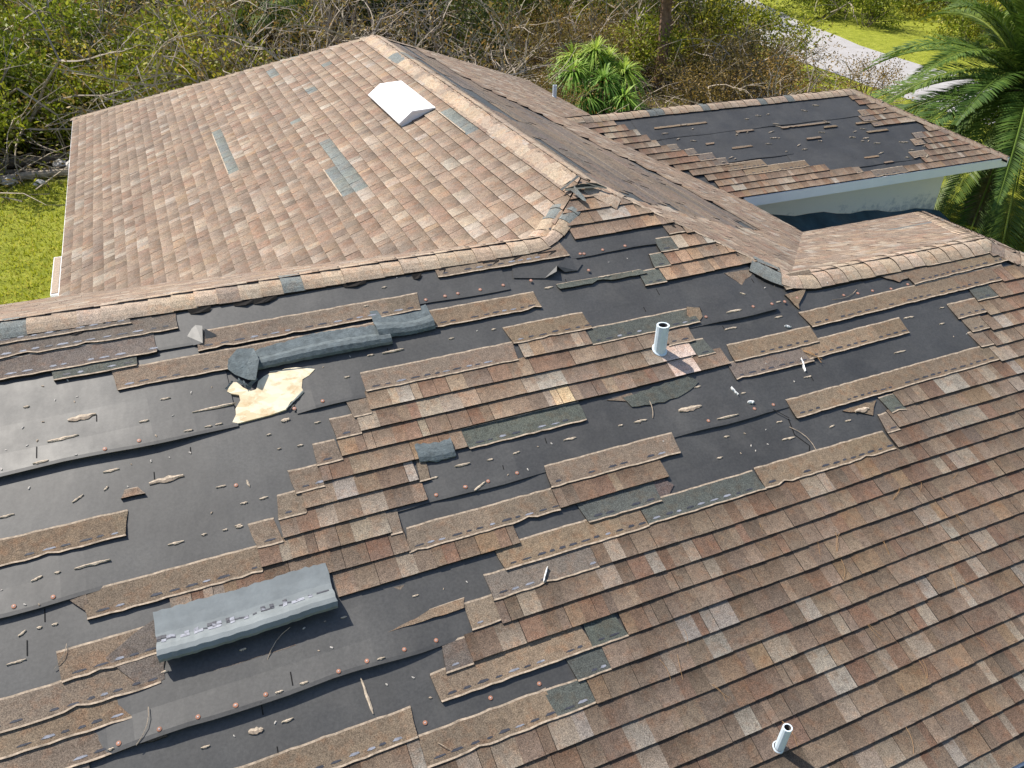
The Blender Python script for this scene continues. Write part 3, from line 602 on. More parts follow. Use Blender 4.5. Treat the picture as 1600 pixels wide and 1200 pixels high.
caps('ridge_cap', [(5.70, 3.60), (5.955, yR), (8.21, yR), (X3, YBR)], mn(pP1, lambda x, y: max(pP3(x, y), min(pP5(x, y), pP8(x, y)))), .155, .034, gray=((0, .03),), wob=.003, soft=.17)
caps('hip_cap', [(8.22, yR - .02), (X3, .0)], mn(pP1, pP8), .165, .034, wob=.003)
caps('hip_cap', [(0, Y1), (W / 2, 11.345)], mn(pP2, pP11), .13, .03, dull=.75)
caps('hip_cap', [(W, Y1), (W / 2, 11.345)], mn(pP3, pP11), .13, .03, dull=.75)
caps('ridge_cap', [(7.22, YE3 + W3 / 2), (12.97, YE3 + W3 / 2)], mn(pP6, pP10), .16, .034, gray=((.25, .28), (.42, .45), (.62, .64), (.72, .74)), dull=.85)
caps('hip_cap', [(12.97, YE3 + W3 / 2), (X2, YE3)], mn(pP6, pP9), .15, .03, dull=.8)
caps('hip_cap', [(12.97, YE3 + W3 / 2), (X2, YE3 + W3)], mn(pP10, pP9), .15, .03, dull=.8)
# tan ragged remains of the cap nailing line along the stripped right hip, and lifted scraps at the junction
mb = MB()
for i in range(30):
    t = i / 30; x = 4.98 + .76 * t; y = 4.32 - .76 * t; w = rnd.uniform(.018, .035); o = rnd.uniform(-.008, .008)
    z = min(pP1(x, y), pP3(x, y)) + .024 + rnd.uniform(0, .008)
    q = [(x + o, y + w + o), (x + .026 + o, y - .026 + w), (x + .026, y - .026 - w * .5), (x, y - w * .5)]
    mb.face([(a, b, min(pP1(a, b), pP3(a, b)) + .022 + rnd.uniform(0, .006)) for a, b in q], 2)
    if rnd.random() < .35:
        mb.face([(a - .03, b - .035, min(pP1(a - .03, b - .035), pP3(a - .03, b - .035)) + .020) for a, b in q], 1)
hpart(mb, 'torn_hip_edge', MATS)
mb = MB()
for (x, y, L, w, ang, c) in [(4.60, 4.52, .30, .05, -.2, GS), (4.52, 4.44, .05, .16, .3, (.19, .21, .205)), (4.72, 4.50, .18, .03, -.5, GS), (4.52, 4.60, .2, .03, .3, (.10, .11, .11))]:
    ca, sa = math.cos(ang), math.sin(ang)
    q = [(x + a * L / 2 * ca - b * w / 2 * sa, y + a * L / 2 * sa + b * w / 2 * ca) for a, b in ((-1, -1), (0, -1.3), (1, -.6), (1, 1), (0, .7), (-1, .9))]
    mb.face([(a, b, min(pP1(a, b), pP2(a, b), pP3(a, b)) + .055 + .02 * rnd.random()) for a, b in q], 0, c)
hpart(mb, 'torn_hip_edge', MATS)
# frayed scraps hanging out from under the left ridge cap
for i in range(14):
    mb = MB(); u = rnd.uniform(.2, 4.0); v = yL - .145 - rnd.uniform(0, .03); L = rnd.uniform(.05, .22); w = rnd.uniform(.008, .022)
    mb.face([P1.P(u, v + .03, .02), P1.P(u + L, v + .03, .02), P1.P(u + L * .9, v - w * rnd.random(), .012), P1.P(u + L * .5, v - w, .02), P1.P(u + L * .1, v - w * .4, .01)], 1)
    hpart(mb, 'frayed_cap_edge', MATS)

# --- fascia, soffit, gutter, walls
mb = MB()
def fas(x0, y0, x1, y1, z, t=.02, h=.15):
    d = Vector((x1 - x0, y1 - y0)).normalized(); n = Vector((d.y, -d.x)) * t
    q = [(x0, y0), (x1, y1), (x1 + n.x, y1 + n.y), (x0 + n.x, y0 + n.y)]
    lo = [(a, b, z - h) for a, b in q]; hi = [(a, b, z + .004) for a, b in q]
    mb.face(lo[::-1]); mb.face(hi)
    for i in range(4): mb.face([lo[i], lo[(i + 1) % 4], hi[(i + 1) % 4], hi[i]])
fas(9.30, YE3, X2, YE3, Z3); fas(X2 + .0, YE3, X2, YE3 + W3, Z3); fas(XL, 0, X3, 0, 0); fas(X3, 0, X3, YBR, 0); fas(X3, YBR, W + .0, YBR, 0)
fas(W, YBR, W, YE3, 0, .02, .15); fas(W, 12.1, W, Y1, 0); fas(W, Y1, 0, Y1, 0); fas(0, Y1, 0, YBL, 0); fas(0, YBL, XL, YBL, 0); fas(X2, YE3 + W3, W, YE3 + W3, Z3)
hpart(mb, 'fascia', [WHITE])
mb = MB()
mb.box(-.11, -.015, 8.35, 9.45, -.10, -.004); mb.box(-.10, -.03, 8.38, 9.42, -.004, .004, 1)
hpart(mb, 'gutter', [WHITE, SCRAP])
mb = MB(); mb.box(XL, X3, -.11, -.025, -.12, -.01); hpart(mb, 'gutter', [TEALP])
wl, nt, b = M('stucco', .9)
g = nt.nodes.new('ShaderNodeNewGeometry'); sp = nt.nodes.new('ShaderNodeSeparateXYZ'); nt.links.new(g.outputs['Position'], sp.inputs[0])
mr = nt.nodes.new('ShaderNodeMapRange'); mr.inputs[1].default_value = -.95; mr.inputs[2].default_value = -.25; mr.inputs[3].default_value = .22; mr.inputs[4].default_value = -.30; nt.links.new(sp.outputs[2], mr.inputs[0])
ad = nt.nodes.new('ShaderNodeMath'); ad.operation = 'ADD'; nt.links.new(mr.outputs[0], ad.inputs[0]); nt.links.new(noise(nt, 9, 7, .8), ad.inputs[1])
mold = ramp(nt, ad.outputs[0], [(.50, gray(0)), (.78, gray(.85))])
nt.links.new(mix(nt, 'MIX', mold, (.95, .88, .73), (.30, .32, .33)), b.inputs['Base Color']); bump(nt, b, noise(nt, 50, 4, .7), .4, .01)
mb = MB()
mb.box(.45, 8.85, .6, 15.5, -2.7, -.05); mb.box(XL + .4, .44, .6, 7.75, -2.7, -.05); mb.box(8.86, 14.12, 8.5, 11.5, -2.7, -.03); mb.box(8.86, 11.1, .6, 6.2, -2.7, -.05)
hpart(mb, 'wall', [wl])
mb = MB()
mb.box(9.31, X2 - .01, YE3 + .01, 8.49, -.115, -.10); mb.box(14.13, X2 - .01, 8.5, 11.9, -.115, -.10); mb.box(XL, X3 - .01, .01, .59, -.16, -.145); mb.box(11.11, X3 - .01, .6, YBR - .01, -.16, -.145); mb.box(8.9, 11.1, 6.21, YBR - .01, -.16, -.145)
mb.box(.01, .44, 7.8, Y1 - .01, -.16, -.145); mb.box(8.86, W - .01, 6.7, 8.4, -.16, -.145)
hpart(mb, 'soffit', [mat_plain('brown_soffit', (.10, .08, .065), .8, .1, 5, 0)])

# --- white roof vent on the left slope (low pitched lid, closed gable ends)
mb = MB()
u0, u1, v0, v1 = 7.62, 8.96, 3.94, 4.36; vr = 4.12
HR = .125
for _ in (0,):
    A = lambda u, v, h: P2.P(u, v, h)
    mb.face([A(u0, v0, .075), A(u1, v0, .075), A(u1, vr, HR), A(u0, vr, HR)]); mb.face([A(u0, vr, HR), A(u1, vr, HR), A(u1, v1, .03), A(u0, v1, .03)])
    for u, s in ((u0 + .012, 1), (u1 - .012, -1)): mb.face([A(u, v0 + .012, .02), A(u, v0 + .012, .07), A(u, vr, HR - .007), A(u, v1 - .012, .026), A(u, v1 - .012, .02)][::s])
    mb.face([A(u0, v0, .075), A(u1, v0, .075), A(u1, v0, .050), A(u0, v0, .050)]); mb.face([A(u0 + .012, v0 + .015, .070), A(u1 - .012, v0 + .015, .070), A(u1 - .012, v0 + .015, .022), A(u0 + .012, v0 + .015, .022)])
    for u in (u0, u1): mb.face([A(u, v0, .075), A(u, vr, HR), A(u, vr, HR - .02), A(u, v0, .05)]); mb.face([A(u, vr, HR), A(u, v1, .03), A(u, v1, .015), A(u, vr, HR - .02)])
vent = hpart(mb, 'roof_vent', [WHITE])
mb = MB(); mb.box(0, .05, 0, .05, 0, .01)
# --- vent pipes
PIN = mat_plain('pipe_bore', (.12, .11, .10), .8, .2, 20, 0)
def pipe(loc, sl, hgt, r, fl=None, lean=(0, 0)):
    mb = MB(); p = Vector(loc); n = 14; rows_ = []
    for (z, k) in ((-.12, 1), (hgt, 1), (hgt, .72), (hgt - .12, .72)):
        rows_.append([(p.x + lean[0] * max(z, 0) + r * k * math.cos(2 * math.pi * i / n) * 1.05, p.y + lean[1] * max(z, 0) + r * k * math.sin(2 * math.pi * i / n), p.z + z) for i in range(n)])
    mb.grid(rows_[:3], 0, close=True); mb.grid(rows_[2:], 1, close=True); mb.face(rows_[3], 1)
    o = hpart(mb, 'vent_pipe', [PVC, PIN])
    mb = MB()
    rr = [[(p.x + q * math.cos(2 * math.pi * i / n), p.y + q * math.sin(2 * math.pi * i / n), 0) for i in range(n)] for q in (r * 1.02, r * 1.12, r * 1.25)]
    def zz(x, y): return (S * y if sl is P1 else (S * (W - x)))
    rws = []
    for q, hh in zip(rr, (.036, .034, .028)): rws.append([(x, y, zz(x, y) + hh) for x, y, _ in q])
    mb.grid(rws, 0, close=True)
    hpart(mb, 'pipe_flashing', [PVC], smooth=True)
    return o
pipe((4.478, 2.955, 1.268), P1, .235, .046)
pipe((3.862, .512, .22), P1, .20, .026, lean=(.10, .0))
pipe((8.95, 13.85, S * .35), P3, .26, .040)
# ------------------------------------------------------------------ loose pieces lying on the roof
def lying(name, mb, mats, loc, label, cat, group=None, smooth=False):
    o = mb.build(name, mats, None, smooth); o.location = loc; return tag(o, label, cat, group)
def sheet(profile, u0, u1, org, seed, mats, name, label, nu=26, flare=0.0, c=(1, 1, 1), twist=0.0, strips=None):
    # profile: (dv, h) pairs from the upslope edge over the fold; extruded along u with a little unevenness
    rr = random.Random(seed); mb = MB(); o = P1.P(org[0], org[1], 0); rows_ = []
    for i in range(nu + 1):
        t = i / nu; u = u0 + (u1 - u0) * t; wob = .010 * math.sin(t * 5 + seed) + rr.uniform(-.004, .004); r = []
        sc = 1 + flare * math.sin(t * math.pi * 1.5 + seed)
        for j, (dv, h) in enumerate(profile):
            edge = .006 if j in (0, len(profile) - 1) else 0
            r.append(P1.P(u + rr.uniform(-.003, .003), org[1] + dv * sc + wob * .6 + rr.uniform(-edge, edge) + twist * (t - .5), max(.006, h * sc * HK)) - o)
        rows_.append(r)
    mb.grid(rows_, 0, c)
    if strips:
        for (j, f0, f1, mi, dens) in strips:
            i = 0
            while i < nu:
                if rr.random() < dens:
                    a, b = rows_[i], rows_[i + 1]; L = lambda q, f: q[j] + (q[j + 1] - q[j]) * f
                    nn = P1.n * .0025; mb.face([L(a, f0) + nn, L(b, f0 + rr.uniform(-.05, .05)) + nn, L(b, f1) + nn, L(a, f1 + rr.uniform(-.08, .08)) + nn], mi)
                i += 1
    ob = lying(name, mb, mats, o, label, 'shingle', 'shingles torn off and flipped over on the roof', False)
    m = ob.modifiers.new('thick', 'SOLIDIFY'); m.thickness = .006; m.offset = 0
    return ob
HK = .82
TM = [TEAL, GLUE, SEAL]
# big flipped one lower left: upper sheet, adhesive band, rolled lower edge standing off the felt
sheet([(.23, .030), (.17, .034), (.11, .040), (.075, .050), (.055, .066), (.035, .100), (.010, .122), (-.014, .125), (-.032, .108), (-.036, .085), (-.022, .070)], .87, 1.79, (1.33, 1.905), 3, [TEAL2, GLUE, SEAL], 'flipped_shingle',
      'large grey shingle flipped over with a rolled lower edge above a black shadow', 40, .0, strips=[(3, .1, .9, 1, .40), (2, .4, .9, 2, .30), (3, .0, .4, 2, .5), (2, .6, 1, 1, .2)])
HK = .62
# long roll above the hole
sheet([(.13, .020), (.085, .026), (.055, .032), (.042, .055), (.020, .078), (-.008, .080), (-.030, .060), (-.036, .034), (-.024, .014)], 1.60, 2.60, (2.0, 3.475), 5, TM, 'flipped_shingle',
      'long narrow blue grey shingle rolled over just above the bare wood patch', 36, .16)
sheet([(.20, .020), (.14, .030), (.10, .036), (.085, .060), (.06, .082), (.030, .086), (.000, .066), (-.012, .036), (.004, .016)], 2.52, 2.93, (2.7, 3.50), 8, TM, 'flipped_shingle',
      'short broad grey shingle curled over at the right end of the long rolled one', 20, .12)
mb = MB(); o_ = P1.P(1.62, 3.47, 0)
q = [P1.P(1.53, 3.54, .03), P1.P(1.60, 3.60, .04), P1.P(1.70, 3.575, .05), P1.P(1.715, 3.47, .07), P1.P(1.665, 3.345, .05), P1.P(1.62, 3.37, .03), P1.P(1.55, 3.43, .02), P1.P(1.515, 3.48, .02)]
mid = P1.P(1.635, 3.47, .045)
for i in range(8): mb.face([q[i] - o_, q[(i + 1) % 8] - o_, mid - o_])
ob = lying('flipped_shingle', mb, TM, o_, 'crumpled blue grey shingle corner drooping over the upper left of the bare wood patch', 'shingle', 'shingles torn off and flipped over on the roof')
m = ob.modifiers.new('thick', 'SOLIDIFY'); m.thickness = .006
sheet([(.105, .052), (.07, .062), (.04, .062), (.015, .056), (-.008, .040), (-.012, .028)], 2.50, 2.735, (2.6, 2.575), 2, TM, 'flipped_shingle',
      'small blue grey shingle tab folded back over the intact courses near the roof centre', 12, .0, twist=-.015)
# splinters and crumbs
def chip(L, w, h, seed, n=7):
    r = random.Random(seed); mb = MB(); top = []; bot = []
    for i in range(n + 1):
        t = i / n; x = (t - .5) * L; k = (math.sin(t * math.pi) ** .35) if 0 < i < n else .35
        top.append((x, w * .5 * k * r.uniform(.5, 1.0), h * r.uniform(.7, 1))); bot.append((x, -w * .5 * k * r.uniform(.35, 1.15), h * r.uniform(.6, 1)))
    g0 = [(x, y, 0) for x, y, z in top]; g1 = [(x, y, 0) for x, y, z in bot]
    mid = [((a[0] + b[0]) / 2, (a[1] * .5 + b[1] * .5), h * r.uniform(1.0, 1.3)) for a, b in zip(top, bot)]
    mb.grid([g0, top, mid], 0); mb.grid([mid, bot, g1], 0 if w < .03 else 1)
    mb.face([g0[0], top[0], mid[0], bot[0], g1[0]]); mb.face([g0[-1], top[-1], mid[-1], bot[-1], g1[-1]])
    return mb
bpy.context.view_layer.update()
HB_ = bvh_of([o for o in house.children if o.type == 'MESH' and not o.name.startswith(('fascia', 'wall', 'soffit'))])
def put(ob, sl, x, y, ang, h=.010):
    h = surf(HB_, sl, x, y) - .0005
    X = Vector((1, 0, S * 0)); Z = sl.n; X = (sl.P(x + .01 * math.cos(ang), y + .01 * math.sin(ang)) - sl.P(x, y)).normalized(); Yv = Z.cross(X)
    p = sl.P(x, y, h); ob.matrix_world = Matrix(((X.x, Yv.x, Z.x, p.x), (X.y, Yv.y, Z.y, p.y), (X.z, Yv.z, Z.z, p.z), (0, 0, 0, 1)))
NAMED = {(1.0, 0): 0}
LBL = {}
cnt = 0
for i, (x, y, L, a, kd) in enumerate(FRAG):
    w = {'t': .011 + L * .07, 'b': .045, 'l': .018}[kd]; w = min(w, L * .5)
    ob = chip(L, w, .008 if kd != 't' else .006, i).build('shingle_scrap', [CHIP, SCRAP]); put(ob, P1, x, y, a)
    if L > .11:
        ob['label'] = 'torn tan shingle splinter lying along the bare black felt, one of the longer ones'
        g = 'long shingle splinters on the bare felt'
    else:
        ob['label'] = 'small tan chip of broken shingle lying on the bare black felt'; g = 'small shingle chips on the bare felt'
    tag(ob, None, 'shingle scrap', g)
cr = [chip(.018, .013, .005, 100 + k, 4).mesh('crumb', [STONE if k % 3 else EDGE, STONE]) for k in range(6)]
for i, (x, y) in enumerate(PEB):
    ob = link(bpy.data.objects.new('roof_crumb', cr[i % 6])); put(ob, P1, x, y, rnd.uniform(0, 3)); s_ = rnd.uniform(.6, 1.0); ob.scale = (s_, s_, s_)
    tag(ob, 'tiny pale crumb of roofing grit lying on the bare black felt', 'grit', 'pale crumbs scattered over the bare felt')
for i in range(60):
    x = rnd.uniform(8.7, 13.4); y = rnd.uniform(.25, 1.75)
    if y < .7 and x < 11.4: continue
    ob = chip(rnd.uniform(.03, .13), .02, .012, 300 + i).build('shingle_scrap', [CHIP, SCRAP]); put(ob, P6, x, y, rnd.uniform(-.4, .4))
    tag(ob, 'small tan chip lying on the black felt of the side wing roof', 'shingle scrap', 'small shingle chips on the side wing roof')
for (x, y, L, a, w, lb) in [(5.64, 2.93, .05, -.5, .018, 'small white chip on the black felt below the long dashed strip'), (4.87, 2.53, .075, -1.3, .014, 'white splinter hanging just below the shingles right of the upper vent pipe'),
                            (4.94, 2.42, .045, -.3, .026, 'white oval pebble lying on the bare felt right of the upper vent pipe'), (5.55, 2.60, .12, 1.25, .022, 'pale splinter standing upright beside crossed twigs on the right of the roof'),
                            (2.99, 1.73, .10, .9, .012, 'thin pale sliver lying slantwise on a grey strip at the roof centre')]:
    ob = chip(L, w, .016, int(x * 100)).build('pale_sliver', [WHITE, STONE]); put(ob, P1, x, y, a, .026); tag(ob, lb, 'sliver')
# pine needles and twigs
def needle(L, seed, fork=False, r=.0012):
    q = random.Random(seed); mb = MB(); b = q.uniform(-.35, .35) * L
    mb.tube([((t - .5) * L, b * t * (1 - t) * 1.6, .004 + .01 * math.sin(t * 3.1)) for t in (0, .25, .5, .75, 1)], [r] * 5, 4)
    if fork: mb.tube([((t - .5) * L, .22 * L * t * t, .004 + .012 * math.sin(t * 3)) for t in (0, .3, .6, .95)], [r] * 4, 4)
    return mb
nm = [needle(.16, k, k % 2 == 0).mesh('pine_needle', [NEEDLE]) for k in range(6)]
for i in range(50):
    x = rnd.uniform(3.4, 6.6); y = rnd.uniform(.1, 1.75)
    if x < 3.4 + (y > 1.2) * .6: continue
    ob = link(bpy.data.objects.new('pine_needle', nm[i % 6])); put(ob, P1, x, y, rnd.choice((-1.2, -.9, .5, 1.5, 1.0, -1.5)) + rnd.uniform(-.3, .3), .030); s_ = rnd.uniform(.4, .95); ob.scale = (s_, s_, s_)
    tag(ob, 'dry orange pine needle lying on the intact brown shingles', 'pine needle', 'pine needles on the lower right shingles')
for (x, y, L, a, r, lb) in [(5.17, 2.07, .26, -1.2, .0025, 'thin curved pale twig across the felt right of the roof centre'), (5.66, 2.64, .16, -1.0, .003, 'forked brown twig crossing another on the black felt at the right'),
                            (4.18, 2.56, .16, 1.3, .0025, 'thin tan twig hanging over the torn green strip by the upper vent pipe'), (1.45, 1.80, .20, .7, .002, 'thin dry grass stalk below the large flipped shingle'),
                            (.75, 1.62, .18, 1.1, .002, 'thin grass stalk at the torn lower left strips'), (.42, 2.05, .13, 1.0, .002, 'thin stalk on the felt left of the large flipped shingle'), (6.35, 3.10, .3, .15, .002, 'fine wire of dry vine across the felt below the right ridge'), (2.12, 1.09, .07, -.8, .002, 'short straight needle at the corner of the lowest felt gap')]:
    ob = needle(L, int(x * 77), 'forked' in lb, r).build('twig', [NEEDLE if 'brown' in lb else EDGE]); put(ob, P1, x, y, a, .016); tag(ob, lb, 'twig')
# ------------------------------------------------------------------ ground, road
GZ = -2.7
gm, nt, b = M('ground', .95)
grass = ramp(nt, noise(nt, 3.2, 6, .75), [(.28, (.19, .23, .02)), (.46, (.34, .38, .03)), (.60, (.44, .47, .055)), (.75, (.50, .47, .13))])
fine = ramp(nt, noise(nt, 28, 4, .8), [(.3, gray(.55)), (.7, gray(1.35))])
litter = ramp(nt, noise(nt, 4.5, 7, .8), [(.3, (.035, .026, .014)), (.5, (.115, .085, .045)), (.7, (.25, .19, .115))])
g = nt.nodes.new('ShaderNodeNewGeometry'); sp = nt.nodes.new('ShaderNodeSeparateXYZ'); nt.links.new(g.outputs['Position'], sp.inputs[0])
def mth(op, a, b_):
    n = nt.nodes.new('ShaderNodeMath'); n.operation = op
    for i, v in enumerate((a, b_)):
        if hasattr(v, 'links'): nt.links.new(v, n.inputs[i])
        else: n.inputs[i].default_value = v
    return n.outputs[0]
nz = mth('MULTIPLY', mth('SUBTRACT', noise(nt, .35, 5, .6), .5), 5.0)
# woodland floor lies beyond y = 20.5 and west of the road verge (x < 23.5)
a1 = mth('MULTIPLY', mth('ADD', mth('SUBTRACT', sp.outputs[1], 20.2), nz), .8)
a2 = mth('MULTIPLY', mth('ADD', mth('SUBTRACT', 22.6, sp.outputs[0]), nz), .8)
a3 = mth('MULTIPLY', mth('ADD', mth('SUBTRACT', sp.outputs[0], 43.5), nz), .8)
w1 = mth('MINIMUM', a1, a2); cl = nt.nodes.new('ShaderNodeClamp'); nt.links.new(mth('MAXIMUM', w1, a3), cl.inputs[0])
c = mix(nt, 'MIX', cl.outputs[0], grass, litter)
nt.links.new(mix(nt, 'MULTIPLY', 1.0, c, fine), b.inputs['Base Color']); bump(nt, b, noise(nt, 18, 6, .8), .9, .12)
mb = MB()
N = 60; xs = [-160 + 340 * i / N for i in range(N + 1)]; ys = [-60 + 360 * i / N for i in range(N + 1)]
mb.grid([[(x, y, GZ + (.25 * math.sin(x * .21) * math.sin(y * .17) if (y > 30 and x < 22) else 0)) for x in xs] for y in ys])
tag(mb.build('ground', [gm], smooth=True), None, None, None, 'structure')
def road_x(y):
    k = [(-60, 28.2), (20, 28.3), (26, 28.6), (31, 29.7), (38, 31.8), (60, 40.5), (120, 66)]
    for (a, p), (c_, q) in zip(k, k[1:]):
        if y <= c_: return p + (q - p) * (y - a) / (c_ - a)
    return 66
rm, nt, b = M('pale_asphalt', .9)
rc = ramp(nt, noise(nt, 1.5, 5, .7), [(.3, (.36, .345, .34)), (.7, (.46, .445, .44))])
nt.links.new(mix(nt, 'MULTIPLY', 1, rc, ramp(nt, noise(nt, 40, 3, .8), [(.3, gray(.8)), (.7, gray(1.15))])), b.inputs['Base Color'])
mb = MB(); rw = []
for i in range(91):
    y = -60 + 2 * i; x = road_x(y); e = [rnd.uniform(-.12, .12) for _ in range(2)]
    rw.append([(x - 2.35 + e[0], y, GZ + .02), (x, y, GZ + .05), (x + 2.35 + e[1], y, GZ + .02)])
mb.grid(rw); tag(mb.build('road', [rm]), None, None, None, 'structure')
# grass blades near the house, seen left and right of the roof
LG = mat_leaf('grass_blade', (.24, .30, .02), (.42, .47, .04), (.58, .56, .14), .4)
mb = MB()
for i in range(30000):
    if i % 2: x, y = rnd.uniform(-5.5, 0), rnd.uniform(9, 20.8)
    else: x, y = rnd.uniform(14, 26), rnd.uniform(5, 24)
    if i % 2 == 0 and x < 15 and y < 12.5: continue
    h = rnd.uniform(.04, .11); a = rnd.uniform(0, 6.28); w = .016; dx, dy = rnd.uniform(-.05, .05), rnd.uniform(-.05, .05)
    mb.face([(x - w * math.cos(a), y - w * math.sin(a), GZ), (x + w * math.cos(a), y + w * math.sin(a), GZ), (x + dx, y + dy, GZ + h)], 0, (rnd.random(), 0, 0))
tag(mb.build('grass', [LG]), None, None, None, 'stuff')

# ------------------------------------------------------------------ vegetation prototypes
LY = mat_leaf('leaf_yellow_green', (.07, .10, .008), (.22, .27, .018), (.50, .50, .06), .4)
LD = mat_leaf('leaf_dark_green', (.02, .035, .006), (.065, .095, .014), (.17, .20, .035), .3)
LB = mat_leaf('leaf_olive_brown', (.09, .068, .018), (.22, .165, .04), (.40, .28, .09), .35)
LP = mat_leaf('leaf_palm', (.03, .065, .012), (.075, .145, .022), (.22, .31, .05), .25)
LYU = mat_leaf('leaf_strap', (.10, .22, .03), (.22, .40, .06), (.45, .60, .14), .4)
def rdir(r, up=0.0):
    z = r.uniform(-1 + up, 1); a = r.uniform(0, 6.2832); k = math.sqrt(max(0, 1 - z * z)); return Vector((k * math.cos(a), k * math.sin(a), z))
def leaf(mb, r, p, d, L, w, cv, mi=0):
    s = d.cross(rdir(r))
    if s.length < .05: return
    s.normalize(); s *= w / 2; q = p + d * L
    mb.face([p, p + d * L * .45 + s, q, p + d * L * .45 - s], mi, (cv, 0, 0))
def branch(mb, r, p, d, L, rad, depth, tips, kink=.35, kids=3, mi=0, droop=0.0):
    pts = [p.copy()]; n = 4; dd = d.copy()
    for i in range(n):
        dd = (dd + rdir(r) * kink * .5 + Vector((0, 0, -droop))).normalized(); pts.append(pts[-1] + dd * L / n)
    mb.tube(pts, [rad * (1 - .6 * i / n) for i in range(n + 1)], 5 if depth > 1 else 3, mi, cap=False)
    if depth == 0: tips.append((pts[-1], dd)); tips.append((pts[2], dd)); return
    for k in range(kids):
        i = r.randint(1, n); q = (dd + rdir(r) * .95).normalized()
        branch(mb, r, pts[i], q, L * r.uniform(.5, .8), rad * .5, depth - 1, tips, kink, kids, mi, droop)
    tips.append((pts[-1], dd))
def shrub_proto(seed, rad, hgt, nleaf, lsz, mat, bare=.0, kids=4, flat=1.0):
    r = random.Random(seed); st = MB(); tips = []
    for k in range(kids + 2):
        a = r.uniform(0, 6.28); d = Vector((math.cos(a) * r.uniform(.2, .9), math.sin(a) * r.uniform(.2, .9), 1)).normalized()
        branch(st, r, Vector((math.cos(a) * .1, math.sin(a) * .1, -.05)), d, hgt * r.uniform(.5, .75), .035, 2, tips, .5, 3)
    cr = MB(); cl = [(p, r.uniform(.16, .42) * rad) for p, d in tips if r.random() > bare]
    # extra clumps on an uneven shell
    for k in range(int(26 * (1 - bare))):
        d = rdir(r, .55); cl.append((Vector((d.x * rad * r.uniform(.55, 1.05), d.y * rad * r.uniform(.55, 1.05), hgt * .45 + d.z * hgt * .5 * r.uniform(.5, 1.05))), r.uniform(.14, .36) * rad))
    tot = sum(c[1] ** 2 for c in cl)
    for p, cr_ in cl:
        m = int(nleaf * cr_ ** 2 / tot); tone = r.uniform(-.28, .28)
        for i in range(m):
            d = rdir(r); q = p + Vector((d.x, d.y, d.z * .7)) * cr_ * r.random() ** .45
            if q.z < .02: continue
            leaf(cr, r, q, (rdir(r) + d * .6 + Vector((0, 0, .25))).normalized(), lsz * r.uniform(.6, 1.35), lsz * r.uniform(.35, .6), min(1, max(0, .5 + tone + r.uniform(-.28, .28))))
    return cr.mesh('crown', [mat]), st.mesh('stems', [DEAD if bare > .5 else BARK])
def bare_proto(seed, rad, hgt, mat=None):
    r = random.Random(seed); st = MB(); tips = []
    for k in range(9):
        a = r.uniform(0, 6.28); d = Vector((math.cos(a) * r.uniform(.4, 1.3), math.sin(a) * r.uniform(.4, 1.3), r.uniform(.25, 1))).normalized()
        branch(st, r, Vector((r.uniform(-.5, .5) * rad, r.uniform(-.5, .5) * rad, 0)), d, rad * r.uniform(.9, 1.6), .042, 2, tips, .6, 4, 0, .06)
    cr = MB()
    for p, d in tips:
        for i in range(3):
            q = p + rdir(r) * .12; leaf(cr, r, q, rdir(r), r.uniform(.06, .14), .04, r.random())
    return cr.mesh('dry_leaves', [LB]), st.mesh('branches', [DEAD])
def palm_fan_proto(seed, trunk_h, dead=True):
    # cabbage palm: fan leaves on long stalks, hanging dead skirt
    r = random.Random(seed); tr = MB(); pts = [Vector((.03 * math.sin(i), .03 * math.cos(i * 1.3), trunk_h * i / 8)) for i in range(9)]
    tr.tube(pts, [.21 * (1 - .02 * i) for i in range(9)], 10)
    for i in range(int(trunk_h * 14)):
        z = r.uniform(.3, 1) * trunk_h; a = r.uniform(0, 6.28); d = Vector((math.cos(a), math.sin(a), .7)).normalized(); p = Vector((math.cos(a) * .18, math.sin(a) * .18, z))
        tr.tube([p, p + d * .16], [.035, .015], 4)
    cr = MB()
    for k in range(34):
        a = k * 2.4; el = r.uniform(-1.0, 1.15); L = r.uniform(1.0, 1.5); d = Vector((math.cos(a) * math.cos(el), math.sin(a) * math.cos(el), math.sin(el)))
        p0 = Vector((0, 0, trunk_h + r.uniform(-.2, .15))); p1 = p0 + d * L * .6 + Vector((0, 0, .1)); p2 = p0 + d * L + Vector((0, 0, -.12))
        tone = .15 if el < -.5 else .55; mi = 1 if (el < -.55 and dead) else 0
        cr.tube([p0, p1, p2], [.02, .015, .012], 4, mi, (tone, 0, 0)); dd = (p2 - p1).normalized(); sd = dd.cross(Vector((0, 0, 1))).normalized()
        for j in range(30):
            t = -1.5 + 3.0 * j / 29; q = (dd * math.cos(t) + sd * math.sin(t)).normalized(); l = r.uniform(.75, 1.05) * (1 - .15 * abs(t)); up = Vector((0, 0, .10))
            m = p2 + q * l * .6 + up * .5; e = p2 + q * l + Vector((0, 0, -.32 * l)); w = q.cross(Vector((0, 0, 1))).normalized() * .028
            cv = min(1, max(0, tone + r.uniform(-.2, .25))); cr.face([p2, m + w, m - w], mi, (cv, 0, 0)); cr.face([m + w, e, m - w], mi, (cv, 0, 0))
    return cr.mesh('crown', [LP, LB]), tr.mesh('trunk', [PALMBARK])
def plant(name, protos, x, y, rz, s, label, cat, group, z=GZ, part=('crown', 'stems'), sz=None):
    e = empty(name, (x, y, z), rz); e.scale = (s, s, sz or s); tag(e, label, cat, group)
    for me, pn in zip(protos, part): link(bpy.data.objects.new(pn, me), e)
    return e
SY = [shrub_proto(10 + i, 1.5, 2.5, 3600, .15, LY, .12) for i in range(4)]
SD = [shrub_proto(20 + i, 1.6, 3.0, 3600, .14, LD, .1) for i in range(2)]
SB = [shrub_proto(30 + i, 1.3, 2.1, 2200, .085, LB, .45) for i in range(3)]
